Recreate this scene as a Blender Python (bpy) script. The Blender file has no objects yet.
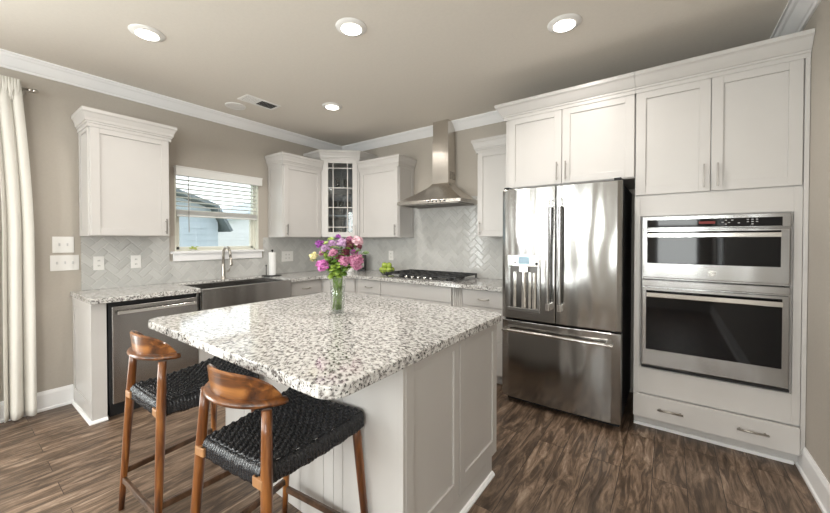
import bpy, bmesh, math, random
from mathutils import Vector, Matrix
random.seed(7)
PI = math.pi
SC = bpy.context.scene
COL = SC.collection

# ------------------------------------------------------------------ camera
cam = bpy.data.cameras.new('camera')
cam_o = bpy.data.objects.new('camera', cam); COL.objects.link(cam_o)
cam_o.location = (3.9426, -3.5832, 1.3344)
cam_o.rotation_euler = (math.radians(90 - 0.734), 0, math.radians(36.3594))
cam.sensor_width = 36.0
cam.lens = 348.52 / 830 * 36.0
cam.shift_x = (415 - 412.68) / 830
cam.shift_y = -(256.5 - 244.54) / 830
cam.clip_start = 0.05
SC.camera = cam_o

# ------------------------------------------------------------------ exposure and world
vs = SC.view_settings
vs.view_transform = 'Standard'; vs.look = 'None'; vs.gamma = 1.0; vs.use_curve_mapping = False
vs.exposure = -0.33
W = bpy.data.worlds.new('sky'); SC.world = W; W.use_nodes = True
nt = W.node_tree; bgn = nt.nodes['Background']
bgn.inputs[0].default_value = (0.93, 0.96, 1.0, 1); bgn.inputs[1].default_value = 2.7

def area(name, loc, rot, sx, sy, power, col=(1, 1, 1)):
    l = bpy.data.lights.new(name, 'AREA'); l.shape = 'RECTANGLE'; l.size = sx; l.size_y = sy
    l.energy = power; l.color = col
    o = bpy.data.objects.new(name, l); COL.objects.link(o); o.location = loc; o.rotation_euler = rot
    return o
XRW = 4.58
DAY = (1.0, 0.99, 0.985)
FWIN = [(0.62, 1.36), (1.92, 2.66), (3.72, 4.40)]; FZ0, FZ1 = 0.82, 2.40    # windows of the wall behind the camera
for a_, b_ in FWIN: area('daylight_front_window', ((a_+b_)/2, -6.36, (FZ0+FZ1)/2), (math.radians(90), 0, 0), b_-a_, FZ1-FZ0, 62, DAY)
RWY0, RWY1 = -5.65, -4.55    # unseen window added in the right wall to light the island end
area('added_right_fill', (XRW+0.16, (RWY0+RWY1)/2, 1.55), (0, math.radians(90), 0), 1.4, 1.1, 70, DAY)  # added fill lamp, brightens the island face towards the right wall
area('daylight_patio_door', (-0.16, -4.45, 1.1), (0, math.radians(-90), 0), 2.1, 1.75, 190, DAY)

# ------------------------------------------------------------------ materials
def mat(name):
    m = bpy.data.materials.new(name); m.use_nodes = True
    t = m.node_tree
    return m, t, t.nodes['Principled BSDF']
def N(t, typ, **k):
    n = t.nodes.new(typ)
    for a, b in k.items(): setattr(n, a, b)
    return n
def simple(name, col, rough=0.5, metal=0.0, spec=None, coat=0, trans=0, ior=None, alpha=None):
    m, t, b = mat(name)
    b.inputs['Base Color'].default_value = (*col, 1); b.inputs['Roughness'].default_value = rough
    b.inputs['Metallic'].default_value = metal
    if spec is not None: b.inputs['Specular IOR Level'].default_value = spec
    if coat: b.inputs['Coat Weight'].default_value = coat
    if trans: b.inputs['Transmission Weight'].default_value = trans
    if ior: b.inputs['IOR'].default_value = ior
    return m
def noisy(name, col, rough=0.5, scale=20, amt=0.08, metal=0.0, bump=0.0, stretch=(1, 1, 1), coat=0):
    """base colour with a soft procedural variation and a little bump"""
    m, t, b = mat(name)
    tc = N(t, 'ShaderNodeTexCoord'); mp = N(t, 'ShaderNodeMapping'); mp.inputs['Scale'].default_value = stretch
    nz = N(t, 'ShaderNodeTexNoise'); nz.inputs['Scale'].default_value = scale; nz.inputs['Detail'].default_value = 4
    t.links.new(tc.outputs['Object'], mp.inputs[0]); t.links.new(mp.outputs[0], nz.inputs['Vector'])
    cr = N(t, 'ShaderNodeValToRGB')
    cr.color_ramp.elements[0].position = 0.3; cr.color_ramp.elements[1].position = 0.7
    cr.color_ramp.elements[0].color = (*[c * (1 - amt) for c in col], 1)
    cr.color_ramp.elements[1].color = (*[min(1, c * (1 + amt)) for c in col], 1)
    t.links.new(nz.outputs['Fac'], cr.inputs[0]); t.links.new(cr.outputs[0], b.inputs['Base Color'])
    b.inputs['Roughness'].default_value = rough; b.inputs['Metallic'].default_value = metal
    if coat: b.inputs['Coat Weight'].default_value = coat
    if bump:
        bp = N(t, 'ShaderNodeBump'); bp.inputs['Strength'].default_value = bump; bp.inputs['Distance'].default_value = 0.01
        t.links.new(nz.outputs['Fac'], bp.inputs['Height']); t.links.new(bp.outputs[0], b.inputs['Normal'])
    return m
def emit(name, col, s):
    m, t, b = mat(name)
    b.inputs['Base Color'].default_value = (*col, 1)
    b.inputs['Emission Color'].default_value = (*col, 1); b.inputs['Emission Strength'].default_value = s
    return m

M = {}
M['wall'] = noisy('taupe_wall_paint', (0.47, 0.43, 0.38), 0.75, 60, 0.02, bump=0.05)
M['ceiling'] = noisy('ceiling_paint', (0.78, 0.735, 0.67), 0.85, 50, 0.015, bump=0.05)
M['trim'] = simple('white_trim_paint', (0.92, 0.92, 0.93), 0.35)
M['cab'] = noisy('cabinet_paint', (0.60, 0.582, 0.566), 0.32, 6, 0.012)
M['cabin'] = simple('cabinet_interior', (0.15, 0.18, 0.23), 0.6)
M['isle'] = noisy('island_paint', (0.56, 0.54, 0.52), 0.34, 6, 0.012)
M['dark'] = simple('dark_gap', (0.012, 0.012, 0.013), 0.6)
M['blackglass'] = simple('black_oven_glass', (0.006, 0.006, 0.007), 0.04, spec=0.3)
M['iron'] = noisy('cast_iron', (0.02, 0.02, 0.021), 0.45, 200, 0.2, bump=0.2)
M['chrome'] = simple('polished_steel', (0.80, 0.79, 0.77), 0.14, 1.0)
M['nickel'] = simple('brushed_nickel', (0.48, 0.45, 0.41), 0.28, 1.0)
M['pull'] = simple('dark_nickel_pull', (0.30, 0.28, 0.26), 0.3, 1.0)
M['greyside'] = simple('dark_grey_fridge_side', (0.03, 0.03, 0.033), 0.5)
M['plate'] = simple('white_switch_plastic', (0.85, 0.84, 0.82), 0.35)
M['linen'] = noisy('linen_curtain', (0.74, 0.72, 0.67), 0.9, 250, 0.04, bump=0.15, stretch=(1, 1, 3))
M['paper'] = noisy('paper_towel', (0.85, 0.85, 0.84), 0.9, 120, 0.03, bump=0.2)
M['blackmetal'] = simple('black_metal', (0.015, 0.015, 0.016), 0.35, 0.6)
M['ceramic'] = simple('white_ceramic', (0.8, 0.79, 0.77), 0.2)
M['blind'] = simple('white_blind_slat', (0.82, 0.82, 0.80), 0.4)
M['vinyl'] = simple('cream_window_vinyl', (0.74, 0.74, 0.66), 0.4)
M['lampw'] = simple('white_lamp_trim', (0.88, 0.87, 0.85), 0.4)
M['glow'] = emit('lamp_lens_glow', (1.0, 0.95, 0.87), 9.0)
M['display'] = emit('display_blue', (0.30, 0.42, 0.50), 0.5)
M['red'] = emit('display_red', (0.16, 0.015, 0.012), 0.3)
M['mark'] = simple('pale_print', (0.62, 0.62, 0.62), 0.5)
M['markdark'] = simple('dark_print', (0.08, 0.08, 0.08), 0.5)
M['apple'] = noisy('green_apple', (0.36, 0.47, 0.07), 0.25, 40, 0.2, coat=0.3)
M['stem'] = noisy('green_stem', (0.20, 0.31, 0.07), 0.5, 60, 0.4)
M['leaf'] = noisy('green_leaf', (0.09, 0.18, 0.02), 0.42, 50, 0.45)
M['leaf2'] = noisy('light_green_leaf', (0.24, 0.36, 0.05), 0.42, 50, 0.35)
M['soil'] = noisy('dark_bowl_wire', (0.03, 0.03, 0.03), 0.4, 50, 0.2)
M['siding'] = noisy('blue_grey_siding', (0.50, 0.57, 0.64), 0.7, 5, 0.03)
M['siding2'] = noisy('white_siding', (0.80, 0.81, 0.83), 0.7, 5, 0.03)
M['roof'] = noisy('grey_shingle', (0.16, 0.19, 0.21), 0.9, 25, 0.25)
M['grass'] = noisy('lawn', (0.10, 0.16, 0.05), 0.95, 8, 0.3)
M['seatwood'] = noisy('seat_rail_wood', (0.34, 0.17, 0.07), 0.4, 8, 0.2, stretch=(4, 4, 1))

def glass(name, col=(1, 1, 1), rough=0.0, thin=True):
    m, t, b = mat(name)
    if thin:
        out = t.nodes['Material Output']
        tr = N(t, 'ShaderNodeBsdfTransparent'); tr.inputs[0].default_value = (*col, 1)
        gl = N(t, 'ShaderNodeBsdfGlossy'); gl.inputs['Roughness'].default_value = rough
        lw = N(t, 'ShaderNodeLayerWeight'); lw.inputs[0].default_value = 0.5
        pw = N(t, 'ShaderNodeMath', operation='POWER'); pw.inputs[1].default_value = 4.0
        ma = N(t, 'ShaderNodeMath', operation='MULTIPLY_ADD'); ma.inputs[1].default_value = 0.9; ma.inputs[2].default_value = 0.045
        mx = N(t, 'ShaderNodeMixShader')
        t.links.new(lw.outputs['Facing'], pw.inputs[0]); t.links.new(pw.outputs[0], ma.inputs[0])
        t.links.new(ma.outputs[0], mx.inputs[0]); t.links.new(tr.outputs[0], mx.inputs[1]); t.links.new(gl.outputs[0], mx.inputs[2])
        t.links.new(mx.outputs[0], out.inputs[0])
    return m
M['glass'] = glass('clear_window_glass', (0.96, 0.98, 0.97))
M['vaseglass'] = glass('vase_glass', (0.97, 0.985, 0.975), 0.02)

def steel(name, base=(0.43, 0.428, 0.425), rough=0.22, axis='z', wob=0.12):
    """brushed steel: fine grain plus broad waviness of the sheet"""
    m, t, b = mat(name)
    tc = N(t, 'ShaderNodeTexCoord')
    mp = N(t, 'ShaderNodeMapping'); mp.inputs['Scale'].default_value = (1, 1, 220) if axis == 'x' else (220, 220, 1)
    nz = N(t, 'ShaderNodeTexNoise'); nz.inputs['Scale'].default_value = 2; nz.inputs['Detail'].default_value = 3
    t.links.new(tc.outputs['Object'], mp.inputs[0]); t.links.new(mp.outputs[0], nz.inputs['Vector'])
    mr = N(t, 'ShaderNodeMapRange'); mr.inputs['To Min'].default_value = rough - 0.015; mr.inputs['To Max'].default_value = rough + 0.03
    t.links.new(nz.outputs['Fac'], mr.inputs[0]); t.links.new(mr.outputs[0], b.inputs['Roughness'])
    mp2 = N(t, 'ShaderNodeMapping'); mp2.inputs['Scale'].default_value = (5.0, 5.0, 1.3)
    n2 = N(t, 'ShaderNodeTexNoise'); n2.inputs['Scale'].default_value = 1.0; n2.inputs['Detail'].default_value = 1.0
    t.links.new(tc.outputs['Object'], mp2.inputs[0]); t.links.new(mp2.outputs[0], n2.inputs['Vector'])
    bp = N(t, 'ShaderNodeBump'); bp.inputs['Strength'].default_value = wob; bp.inputs['Distance'].default_value = 0.05
    t.links.new(n2.outputs['Fac'], bp.inputs['Height']); t.links.new(bp.outputs[0], b.inputs['Normal'])
    b.inputs['Base Color'].default_value = (*base, 1); b.inputs['Metallic'].default_value = 1.0
    return m
M['steel'] = steel('brushed_stainless')
M['steelf'] = steel('fridge_stainless', (0.36, 0.355, 0.345), 0.15, wob=0.38)
M['steelh'] = steel('hood_stainless', (0.62, 0.585, 0.54), 0.24, wob=0.10)
M['recess'] = simple('dark_steel_recess', (0.10, 0.095, 0.09), 0.3, 1.0)
M['steeld'] = steel('dishwasher_stainless', (0.42, 0.41, 0.40), 0.24, wob=0.14)

def granite():
    m, t, b = mat('speckled_granite')
    tc = N(t, 'ShaderNodeTexCoord')
    def ramp(src, els):
        r = N(t, 'ShaderNodeValToRGB'); e = r.color_ramp
        e.elements[0].position, e.elements[0].color = els[0][0], (*els[0][1], 1)
        e.elements[1].position, e.elements[1].color = els[-1][0], (*els[-1][1], 1)
        for p, c in els[1:-1]:
            x = e.elements.new(p); x.color = (*c, 1)
        t.links.new(src, r.inputs[0]); return r
    n1 = N(t, 'ShaderNodeTexNoise'); n1.inputs['Scale'].default_value = 52; n1.inputs['Detail'].default_value = 5; n1.inputs['Roughness'].default_value = 0.62
    n2 = N(t, 'ShaderNodeTexNoise'); n2.inputs['Scale'].default_value = 105; n2.inputs['Detail'].default_value = 4; n2.inputs['Roughness'].default_value = 0.7
    v = N(t, 'ShaderNodeTexVoronoi'); v.inputs['Scale'].default_value = 110
    for n in (n1, n2, v): t.links.new(tc.outputs['Object'], n.inputs['Vector'])
    base = ramp(n1.outputs['Fac'], [(0.37, (0.15, 0.14, 0.135)), (0.44, (0.42, 0.405, 0.39)), (0.50, (0.63, 0.62, 0.60)), (0.62, (0.74, 0.735, 0.72))])
    spk = ramp(n2.outputs['Fac'], [(0.405, (0.03, 0.03, 0.03)), (0.445, (1, 1, 1))])
    cell = ramp(v.outputs['Color'], [(0.0, (0.62, 0.59, 0.56)), (0.35, (1, 1, 1))])
    m1 = N(t, 'ShaderNodeMixRGB', blend_type='MULTIPLY'); m1.inputs[0].default_value = 1
    m2 = N(t, 'ShaderNodeMixRGB', blend_type='MULTIPLY'); m2.inputs[0].default_value = 0.8
    t.links.new(base.outputs[0], m1.inputs[1]); t.links.new(spk.outputs[0], m1.inputs[2])
    t.links.new(m1.outputs[0], m2.inputs[1]); t.links.new(cell.outputs[0], m2.inputs[2])
    t.links.new(m2.outputs[0], b.inputs['Base Color'])
    b.inputs['Roughness'].default_value = 0.07; b.inputs['Specular IOR Level'].default_value = 0.6
    return m
M['granite'] = granite()

def wood(name, c1, c2, c3, rough=0.28, stretch=(14, 14, 1.2), scale=2.2, coat=0.3):
    m, t, b = mat(name)
    tc = N(t, 'ShaderNodeTexCoord'); mp = N(t, 'ShaderNodeMapping'); mp.inputs['Scale'].default_value = stretch
    nz = N(t, 'ShaderNodeTexNoise'); nz.inputs['Scale'].default_value = scale; nz.inputs['Detail'].default_value = 6; nz.inputs['Distortion'].default_value = 0.6
    t.links.new(tc.outputs['Object'], mp.inputs[0]); t.links.new(mp.outputs[0], nz.inputs['Vector'])
    r = N(t, 'ShaderNodeValToRGB'); e = r.color_ramp
    e.elements[0].position = 0.32; e.elements[0].color = (*c1, 1); e.elements[1].position = 0.7; e.elements[1].color = (*c3, 1)
    x = e.elements.new(0.5); x.color = (*c2, 1)
    t.links.new(nz.outputs['Fac'], r.inputs[0]); t.links.new(r.outputs[0], b.inputs['Base Color'])
    b.inputs['Roughness'].default_value = rough; b.inputs['Coat Weight'].default_value = coat; b.inputs['Coat Roughness'].default_value = 0.15
    return m
M['stool'] = wood('walnut_stained_wood', (0.030, 0.009, 0.003), (0.15, 0.047, 0.010), (0.36, 0.14, 0.034))
M['stoolh'] = wood('walnut_stained_rail', (0.035, 0.011, 0.004), (0.16, 0.054, 0.012), (0.38, 0.155, 0.040), stretch=(1.5, 14, 14))
M['stoold'] = wood('dark_stretcher_wood', (0.03, 0.015, 0.008), (0.07, 0.035, 0.018), (0.13, 0.07, 0.04), stretch=(8, 8, 8))

def floor_mat():
    m, t, b = mat('wood_plank_floor')
    tc = N(t, 'ShaderNodeTexCoord'); mp = N(t, 'ShaderNodeMapping'); mp.inputs['Rotation'].default_value = (0, 0, PI / 2)
    br = N(t, 'ShaderNodeTexBrick'); br.offset = 0.37; br.offset_frequency = 2
    br.inputs['Scale'].default_value = 1.0; br.inputs['Brick Width'].default_value = 1.22; br.inputs['Row Height'].default_value = 0.155
    br.inputs['Mortar Size'].default_value = 0.0016; br.inputs['Mortar Smooth'].default_value = 0.3
    br.inputs['Color1'].default_value = (0, 0, 0, 1); br.inputs['Color2'].default_value = (1, 1, 1, 1); br.inputs['Mortar'].default_value = (0.5, 0.5, 0.5, 1)
    t.links.new(tc.outputs['Object'], mp.inputs[0]); t.links.new(mp.outputs[0], br.inputs['Vector'])
    # grain along Y, shifted per plank
    mg = N(t, 'ShaderNodeMapping'); mg.inputs['Scale'].default_value = (24, 3.6, 1)
    ad = N(t, 'ShaderNodeVectorMath', operation='ADD'); sc = N(t, 'ShaderNodeVectorMath', operation='SCALE'); sc.inputs['Scale'].default_value = 37.0
    t.links.new(br.outputs['Color'], sc.inputs[0]); t.links.new(tc.outputs['Object'], mg.inputs[0])
    t.links.new(mg.outputs[0], ad.inputs[0]); t.links.new(sc.outputs[0], ad.inputs[1])
    nz = N(t, 'ShaderNodeTexNoise'); nz.inputs['Scale'].default_value = 1.0; nz.inputs['Detail'].default_value = 9; nz.inputs['Roughness'].default_value = 0.68; nz.inputs['Distortion'].default_value = 0.9
    t.links.new(ad.outputs[0], nz.inputs['Vector'])
    r = N(t, 'ShaderNodeValToRGB'); e = r.color_ramp
    e.elements[0].position = 0.30; e.elements[0].color = (0.030, 0.019, 0.012, 1)
    e.elements[1].position = 0.74; e.elements[1].color = (0.42, 0.33, 0.25, 1)
    x = e.elements.new(0.46); x.color = (0.098, 0.064, 0.042, 1)
    x = e.elements.new(0.58); x.color = (0.215, 0.148, 0.102, 1)
    t.links.new(nz.outputs['Fac'], r.inputs[0])
    # per plank brightness
    hv = N(t, 'ShaderNodeHueSaturation')
    mr = N(t, 'ShaderNodeMapRange'); mr.inputs['To Min'].default_value = 0.82; mr.inputs['To Max'].default_value = 1.22
    t.links.new(br.outputs['Color'], mr.inputs[0]); t.links.new(mr.outputs[0], hv.inputs['Value']); t.links.new(r.outputs[0], hv.inputs['Color'])
    mx = N(t, 'ShaderNodeMixRGB', blend_type='MIX'); mx.inputs[2].default_value = (0.02, 0.013, 0.01, 1)
    t.links.new(br.outputs['Fac'], mx.inputs[0]); t.links.new(hv.outputs[0], mx.inputs[1])
    t.links.new(mx.outputs[0], b.inputs['Base Color'])
    b.inputs['Roughness'].default_value = 0.42
    bp = N(t, 'ShaderNodeBump'); bp.inputs['Strength'].default_value = 0.25; bp.inputs['Distance'].default_value = 0.004
    t.links.new(nz.outputs['Fac'], bp.inputs['Height']); t.links.new(bp.outputs[0], b.inputs['Normal'])
    return m
M['floor'] = floor_mat()

def herringbone(name, ax, col=(0.56, 0.56, 0.545), w=0.058):
    """glossy 1:2 herringbone tile laid at 45 degrees; ax is the in-wall axis ('X' or 'Y')"""
    m, t, b = mat(name)
    def mth(op, a, b_=None, c=None):
        n = N(t, 'ShaderNodeMath', operation=op)
        for i, v in enumerate((a, b_, c)):
            if v is None: continue
            if isinstance(v, (int, float)): n.inputs[i].default_value = v
            else: t.links.new(v, n.inputs[i])
        return n.outputs[0]
    tc = N(t, 'ShaderNodeTexCoord'); sp = N(t, 'ShaderNodeSeparateXYZ'); t.links.new(tc.outputs['Object'], sp.inputs[0])
    h = sp.outputs[ax]; z = sp.outputs['Z']
    k = 0.70711 / w
    u = mth('ADD', mth('MULTIPLY', mth('ADD', h, z), k), 400.0)
    v = mth('ADD', mth('MULTIPLY', mth('SUBTRACT', z, h), k), 400.0)
    i = mth('FLOOR', u); j = mth('FLOOR', v)
    fu = mth('SUBTRACT', u, i); fv = mth('SUBTRACT', v, j)
    q = mth('FLOORED_MODULO', mth('SUBTRACT', i, j), 4.0)
    horiz = mth('LESS_THAN', q, 1.5)
    q1 = mth('COMPARE', q, 1.0, 0.1); q2 = mth('COMPARE', q, 2.0, 0.1)
    aH = mth('ADD', fu, q1); aV = mth('ADD', fv, q2)
    def mix(f, a, b_): return mth('ADD', mth('MULTIPLY', f, a), mth('MULTIPLY', mth('SUBTRACT', 1.0, f), b_))
    al = mix(horiz, aH, aV); ac = mix(horiz, fv, fu)
    d = mth('MINIMUM', mth('MINIMUM', al, mth('SUBTRACT', 2.0, al)), mth('MINIMUM', ac, mth('SUBTRACT', 1.0, ac)))
    # tile id
    ix = mix(horiz, mth('SUBTRACT', i, q1), i); jx = mix(horiz, j, mth('SUBTRACT', j, q2))
    cb = N(t, 'ShaderNodeCombineXYZ'); t.links.new(ix, cb.inputs[0]); t.links.new(jx, cb.inputs[1])
    wn = N(t, 'ShaderNodeTexWhiteNoise'); wn.noise_dimensions = '2D'; t.links.new(cb.outputs[0], wn.inputs[0])
    ws = N(t, 'ShaderNodeSeparateXYZ'); t.links.new(wn.outputs['Color'], ws.inputs[0])
    grout = mth('LESS_THAN', d, 0.035)
    edge = N(t, 'ShaderNodeMapRange'); edge.interpolation_type = 'SMOOTHSTEP'
    edge.inputs['From Min'].default_value = 0.02; edge.inputs['From Max'].default_value = 0.14
    t.links.new(d, edge.inputs[0])
    tilt = mth('ADD', mth('MULTIPLY', mth('SUBTRACT', al, 1.0), mth('MULTIPLY', mth('SUBTRACT', ws.outputs[0], 0.5), 0.35)),
               mth('MULTIPLY', mth('SUBTRACT', ac, 0.5), mth('MULTIPLY', mth('SUBTRACT', ws.outputs[1], 0.5), 0.5)))
    hgt = mth('ADD', edge.outputs[0], tilt)
    nz = N(t, 'ShaderNodeTexNoise'); nz.inputs['Scale'].default_value = 22; t.links.new(tc.outputs['Object'], nz.inputs['Vector'])
    hgt = mth('ADD', hgt, mth('MULTIPLY', nz.outputs['Fac'], 0.25))
    bp = N(t, 'ShaderNodeBump'); bp.inputs['Strength'].default_value = 0.6; bp.inputs['Distance'].default_value = 0.004
    t.links.new(hgt, bp.inputs['Height']); t.links.new(bp.outputs[0], b.inputs['Normal'])
    cm = N(t, 'ShaderNodeMixRGB'); cm.inputs[1].default_value = (*col, 1); cm.inputs[2].default_value = (0.60, 0.59, 0.57, 1)
    t.links.new(grout, cm.inputs[0])
    hv = N(t, 'ShaderNodeHueSaturation'); t.links.new(cm.outputs[0], hv.inputs['Color'])
    t.links.new(mth('ADD', 0.93, mth('MULTIPLY', ws.outputs[2], 0.14)), hv.inputs['Value'])
    t.links.new(hv.outputs[0], b.inputs['Base Color'])
    t.links.new(mth('ADD', 0.10, mth('MULTIPLY', grout, 0.6)), b.inputs['Roughness'])
    return m
M['tileX'] = herringbone('herringbone_tile_back', 'X')
M['tileY'] = herringbone('herringbone_tile_left', 'Y')

def petal_mat(name, c1, c2):
    m, t, b = mat(name)
    tc = N(t, 'ShaderNodeTexCoord'); nz = N(t, 'ShaderNodeTexNoise'); nz.inputs['Scale'].default_value = 130; nz.inputs['Detail'].default_value = 3
    t.links.new(tc.outputs['Object'], nz.inputs['Vector'])
    r = N(t, 'ShaderNodeValToRGB'); r.color_ramp.elements[0].position = 0.35; r.color_ramp.elements[1].position = 0.65
    r.color_ramp.elements[0].color = (*c1, 1); r.color_ramp.elements[1].color = (*c2, 1)
    t.links.new(nz.outputs['Fac'], r.inputs[0]); t.links.new(r.outputs[0], b.inputs['Base Color'])
    b.inputs['Roughness'].default_value = 0.6
    b.inputs['Subsurface Weight'].default_value = 0.0
    return m

# ------------------------------------------------------------------ mesh helpers
class MB:
    def __init__(s): s.bm = bmesh.new()
    def box(s, x0, x1, y0, y1, z0, z1):
        x0, x1 = sorted((x0, x1)); y0, y1 = sorted((y0, y1)); z0, z1 = sorted((z0, z1))
        v = [s.bm.verts.new(p) for p in ((x0,y0,z0),(x1,y0,z0),(x1,y1,z0),(x0,y1,z0),(x0,y0,z1),(x1,y0,z1),(x1,y1,z1),(x0,y1,z1))]
        for f in ((3,2,1,0),(4,5,6,7),(0,1,5,4),(1,2,6,5),(2,3,7,6),(3,0,4,7)): s.bm.faces.new([v[i] for i in f])
        return s
    def hexa(s, pts):
        v = [s.bm.verts.new(p) for p in pts]
        for f in ((3,2,1,0),(4,5,6,7),(0,1,5,4),(1,2,6,5),(2,3,7,6),(3,0,4,7)): s.bm.faces.new([v[i] for i in f])
        return s
    def prism(s, poly, z0, z1):
        a = [s.bm.verts.new((x, y, z0)) for x, y in poly]; b = [s.bm.verts.new((x, y, z1)) for x, y in poly]
        n = len(poly); s.bm.faces.new(a[::-1]); s.bm.faces.new(b)
        for i in range(n): s.bm.faces.new([a[i], a[(i+1)%n], b[(i+1)%n], b[i]])
        return s
    def tube(s, pts, r, seg=12, sy=1.0, caps=True):
        """tube through points; r a number or one per point; sy flattens the section"""
        P = [Vector(p) for p in pts]; n = len(P); R = r if isinstance(r, (list, tuple)) else [r]*n
        rings = []; up = None
        for i in range(n):
            t = (P[min(i+1, n-1)] - P[max(i-1, 0)]).normalized()
            if up is None:
                up = Vector((0,0,1)) if abs(t.z) < 0.9 else Vector((0,1,0))
            a = up.cross(t).normalized(); b = t.cross(a).normalized(); up = b
            rings.append([s.bm.verts.new(P[i] + a*math.cos(2*PI*k/seg)*R[i] + b*math.sin(2*PI*k/seg)*R[i]*sy) for k in range(seg)])
        for i in range(n-1):
            for k in range(seg):
                s.bm.faces.new([rings[i][k], rings[i][(k+1)%seg], rings[i+1][(k+1)%seg], rings[i+1][k]])
        if caps: s.bm.faces.new(rings[0][::-1]); s.bm.faces.new(rings[-1])
        return s
    def cyl(s, p0, p1, r0, r1=None, seg=16): return s.tube([p0, p1], [r0, r0 if r1 is None else r1], seg)
    def lathe(s, prof, c=(0,0,0), seg=24, axis='z'):
        rings = []
        for r, z in prof:
            ring = []
            for k in range(seg):
                a = 2*PI*k/seg; x, y = max(r, 1e-4)*math.cos(a), max(r, 1e-4)*math.sin(a)
                p = (x, y, z) if axis == 'z' else ((x, -z, y) if axis == 'y' else (z, x, y))
                ring.append(s.bm.verts.new((c[0]+p[0], c[1]+p[1], c[2]+p[2])))
            rings.append(ring)
        for i in range(len(rings)-1):
            for k in range(seg): s.bm.faces.new([rings[i][k], rings[i][(k+1)%seg], rings[i+1][(k+1)%seg], rings[i+1][k]])
        s.bm.faces.new(rings[0][::-1]); s.bm.faces.new(rings[-1])
        return s
    def ball(s, c, r, sc=(1,1,1), sub=2, rot=None):
        m = Matrix.Translation(c) @ (rot.to_matrix().to_4x4() if rot else Matrix()) @ Matrix.Diagonal((*[r*k for k in sc], 1))
        bmesh.ops.create_icosphere(s.bm, subdivisions=sub, radius=1, matrix=m); return s
    def grid(s, fn, nu, nv, close=False):
        V = [[s.bm.verts.new(fn(i/nu, j/nv)) for j in range(nv+1)] for i in range(nu+1)]
        for i in range(nu):
            for j in range(nv): s.bm.faces.new([V[i][j], V[i+1][j], V[i+1][j+1], V[i][j+1]])
        return s
    def sweep(s, path, prof, side=1, closed_prof=True):
        """mitred moulding: path of (x,y), profile of (out, z); 'out' is to the left of travel times side"""
        P = [Vector((x, y)) for x, y in path]; n = len(P); rings = []
        for i in range(n):
            d0 = (P[i]-P[i-1]).normalized() if i else (P[1]-P[0]).normalized()
            d1 = (P[i+1]-P[i]).normalized() if i < n-1 else d0
            n0 = Vector((-d0.y, d0.x))*side; n1 = Vector((-d1.y, d1.x))*side
            m = (n0+n1); m = m/ (m.dot(n0)) if m.length > 1e-6 else n0
            rings.append([s.bm.verts.new((P[i].x+m.x*o, P[i].y+m.y*o, z)) for o, z in prof])
        k = len(prof)
        for i in range(n-1):
            for a in range(k): s.bm.faces.new([rings[i][a], rings[i][(a+1)%k], rings[i+1][(a+1)%k], rings[i+1][a]])
        s.bm.faces.new(rings[0][::-1]); s.bm.faces.new(rings[-1])
        return s
    def build(s, name, material, parent=None, smooth=False, bevel=0, solid=0, seg=2, offset=1):
        bmesh.ops.recalc_face_normals(s.bm, faces=s.bm.faces[:])
        me = bpy.data.meshes.new(name); s.bm.to_mesh(me); s.bm.free()
        o = bpy.data.objects.new(name, me); COL.objects.link(o)
        if isinstance(material, str): material = M[material]
        me.materials.append(material)
        if smooth:
            for p in me.polygons: p.use_smooth = True
        if solid:
            md = o.modifiers.new('solid', 'SOLIDIFY'); md.thickness = solid; md.offset = offset if offset != 1 else 0
        if bevel:
            md = o.modifiers.new('bevel', 'BEVEL'); md.width = bevel; md.segments = seg; md.limit_method = 'ANGLE'; md.angle_limit = math.radians(40)
            md.harden_normals = False
        if parent: o.parent = parent
        return o
def thing(name, label, cat, loc=(0,0,0), rz=0, group=None):
    o = bpy.data.objects.new(name, None); COL.objects.link(o); o.empty_display_size = 0.1
    o.location = loc; o.rotation_euler = (0,0,rz); o['label'] = label; o['category'] = cat
    if group: o['group'] = group
    return o
def tag(o, label, cat, group=None):
    o['label'] = label; o['category'] = cat
    if group: o['group'] = group
    return o
def struct(o): o['kind'] = 'structure'; return o
def copy_tree(o, parent=None):
    c = o.copy(); COL.objects.link(c)
    if parent: c.parent = parent
    for ch in list(o.children): copy_tree(ch, c)
    return c

# ------------------------------------------------------------------ room shell
H = 2.6976; XR = 4.58; YF = -6.2
WY0, WY1, WZ0, WZ1 = -2.20, -1.325, 1.208, 2.055          # kitchen window opening
DY0, DY1, DZ1 = -5.35, -3.55, 2.12                      # patio door opening (behind the curtain, off frame)
struct(MB().box(-0.15, XR+0.15, YF-0.15, 0.15, -0.12, 0).build('floor', 'floor'))
struct(MB().box(-0.15, XR+0.15, YF-0.15, 0.15, H, H+0.12).build('ceiling', 'ceiling'))
b = MB()
b.box(-0.14, 0, YF, DY0, 0, H).box(-0.14, 0, DY0, DY1, DZ1, H).box(-0.14, 0, DY1, WY0, 0, H)
b.box(-0.14, 0, WY0, WY1, 0, WZ0).box(-0.14, 0, WY0, WY1, WZ1, H).box(-0.14, 0, WY1, 0, 0, H)
struct(b.build('wall_left', 'wall'))
struct(MB().box(-0.14, XR+0.14, 0, 0.14, 0, H).build('wall_back', 'wall'))
struct(MB().box(XR, XR+0.14, YF, RWY0, 0, H).box(XR, XR+0.14, RWY1, 0, 0, H).box(XR, XR+0.14, RWY0, RWY1, 0, 0.85).box(XR, XR+0.14, RWY0, RWY1, 2.25, H).build('wall_right', 'wall'))
w2 = MB().box(XR+.03, XR+.10, RWY0, RWY0+.04, .85, 2.25).box(XR+.03, XR+.10, RWY1-.04, RWY1, .85, 2.25).box(XR+.03, XR+.10, RWY0, RWY1, .85, .90).box(XR+.03, XR+.10, RWY0, RWY1, 2.20, 2.25).box(XR+.04, XR+.09, RWY0, RWY1, 1.53, 1.57)
o = struct(w2.build('window_5', 'trim'))  # unseen window, added as the opening for the right-hand fill
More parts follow.
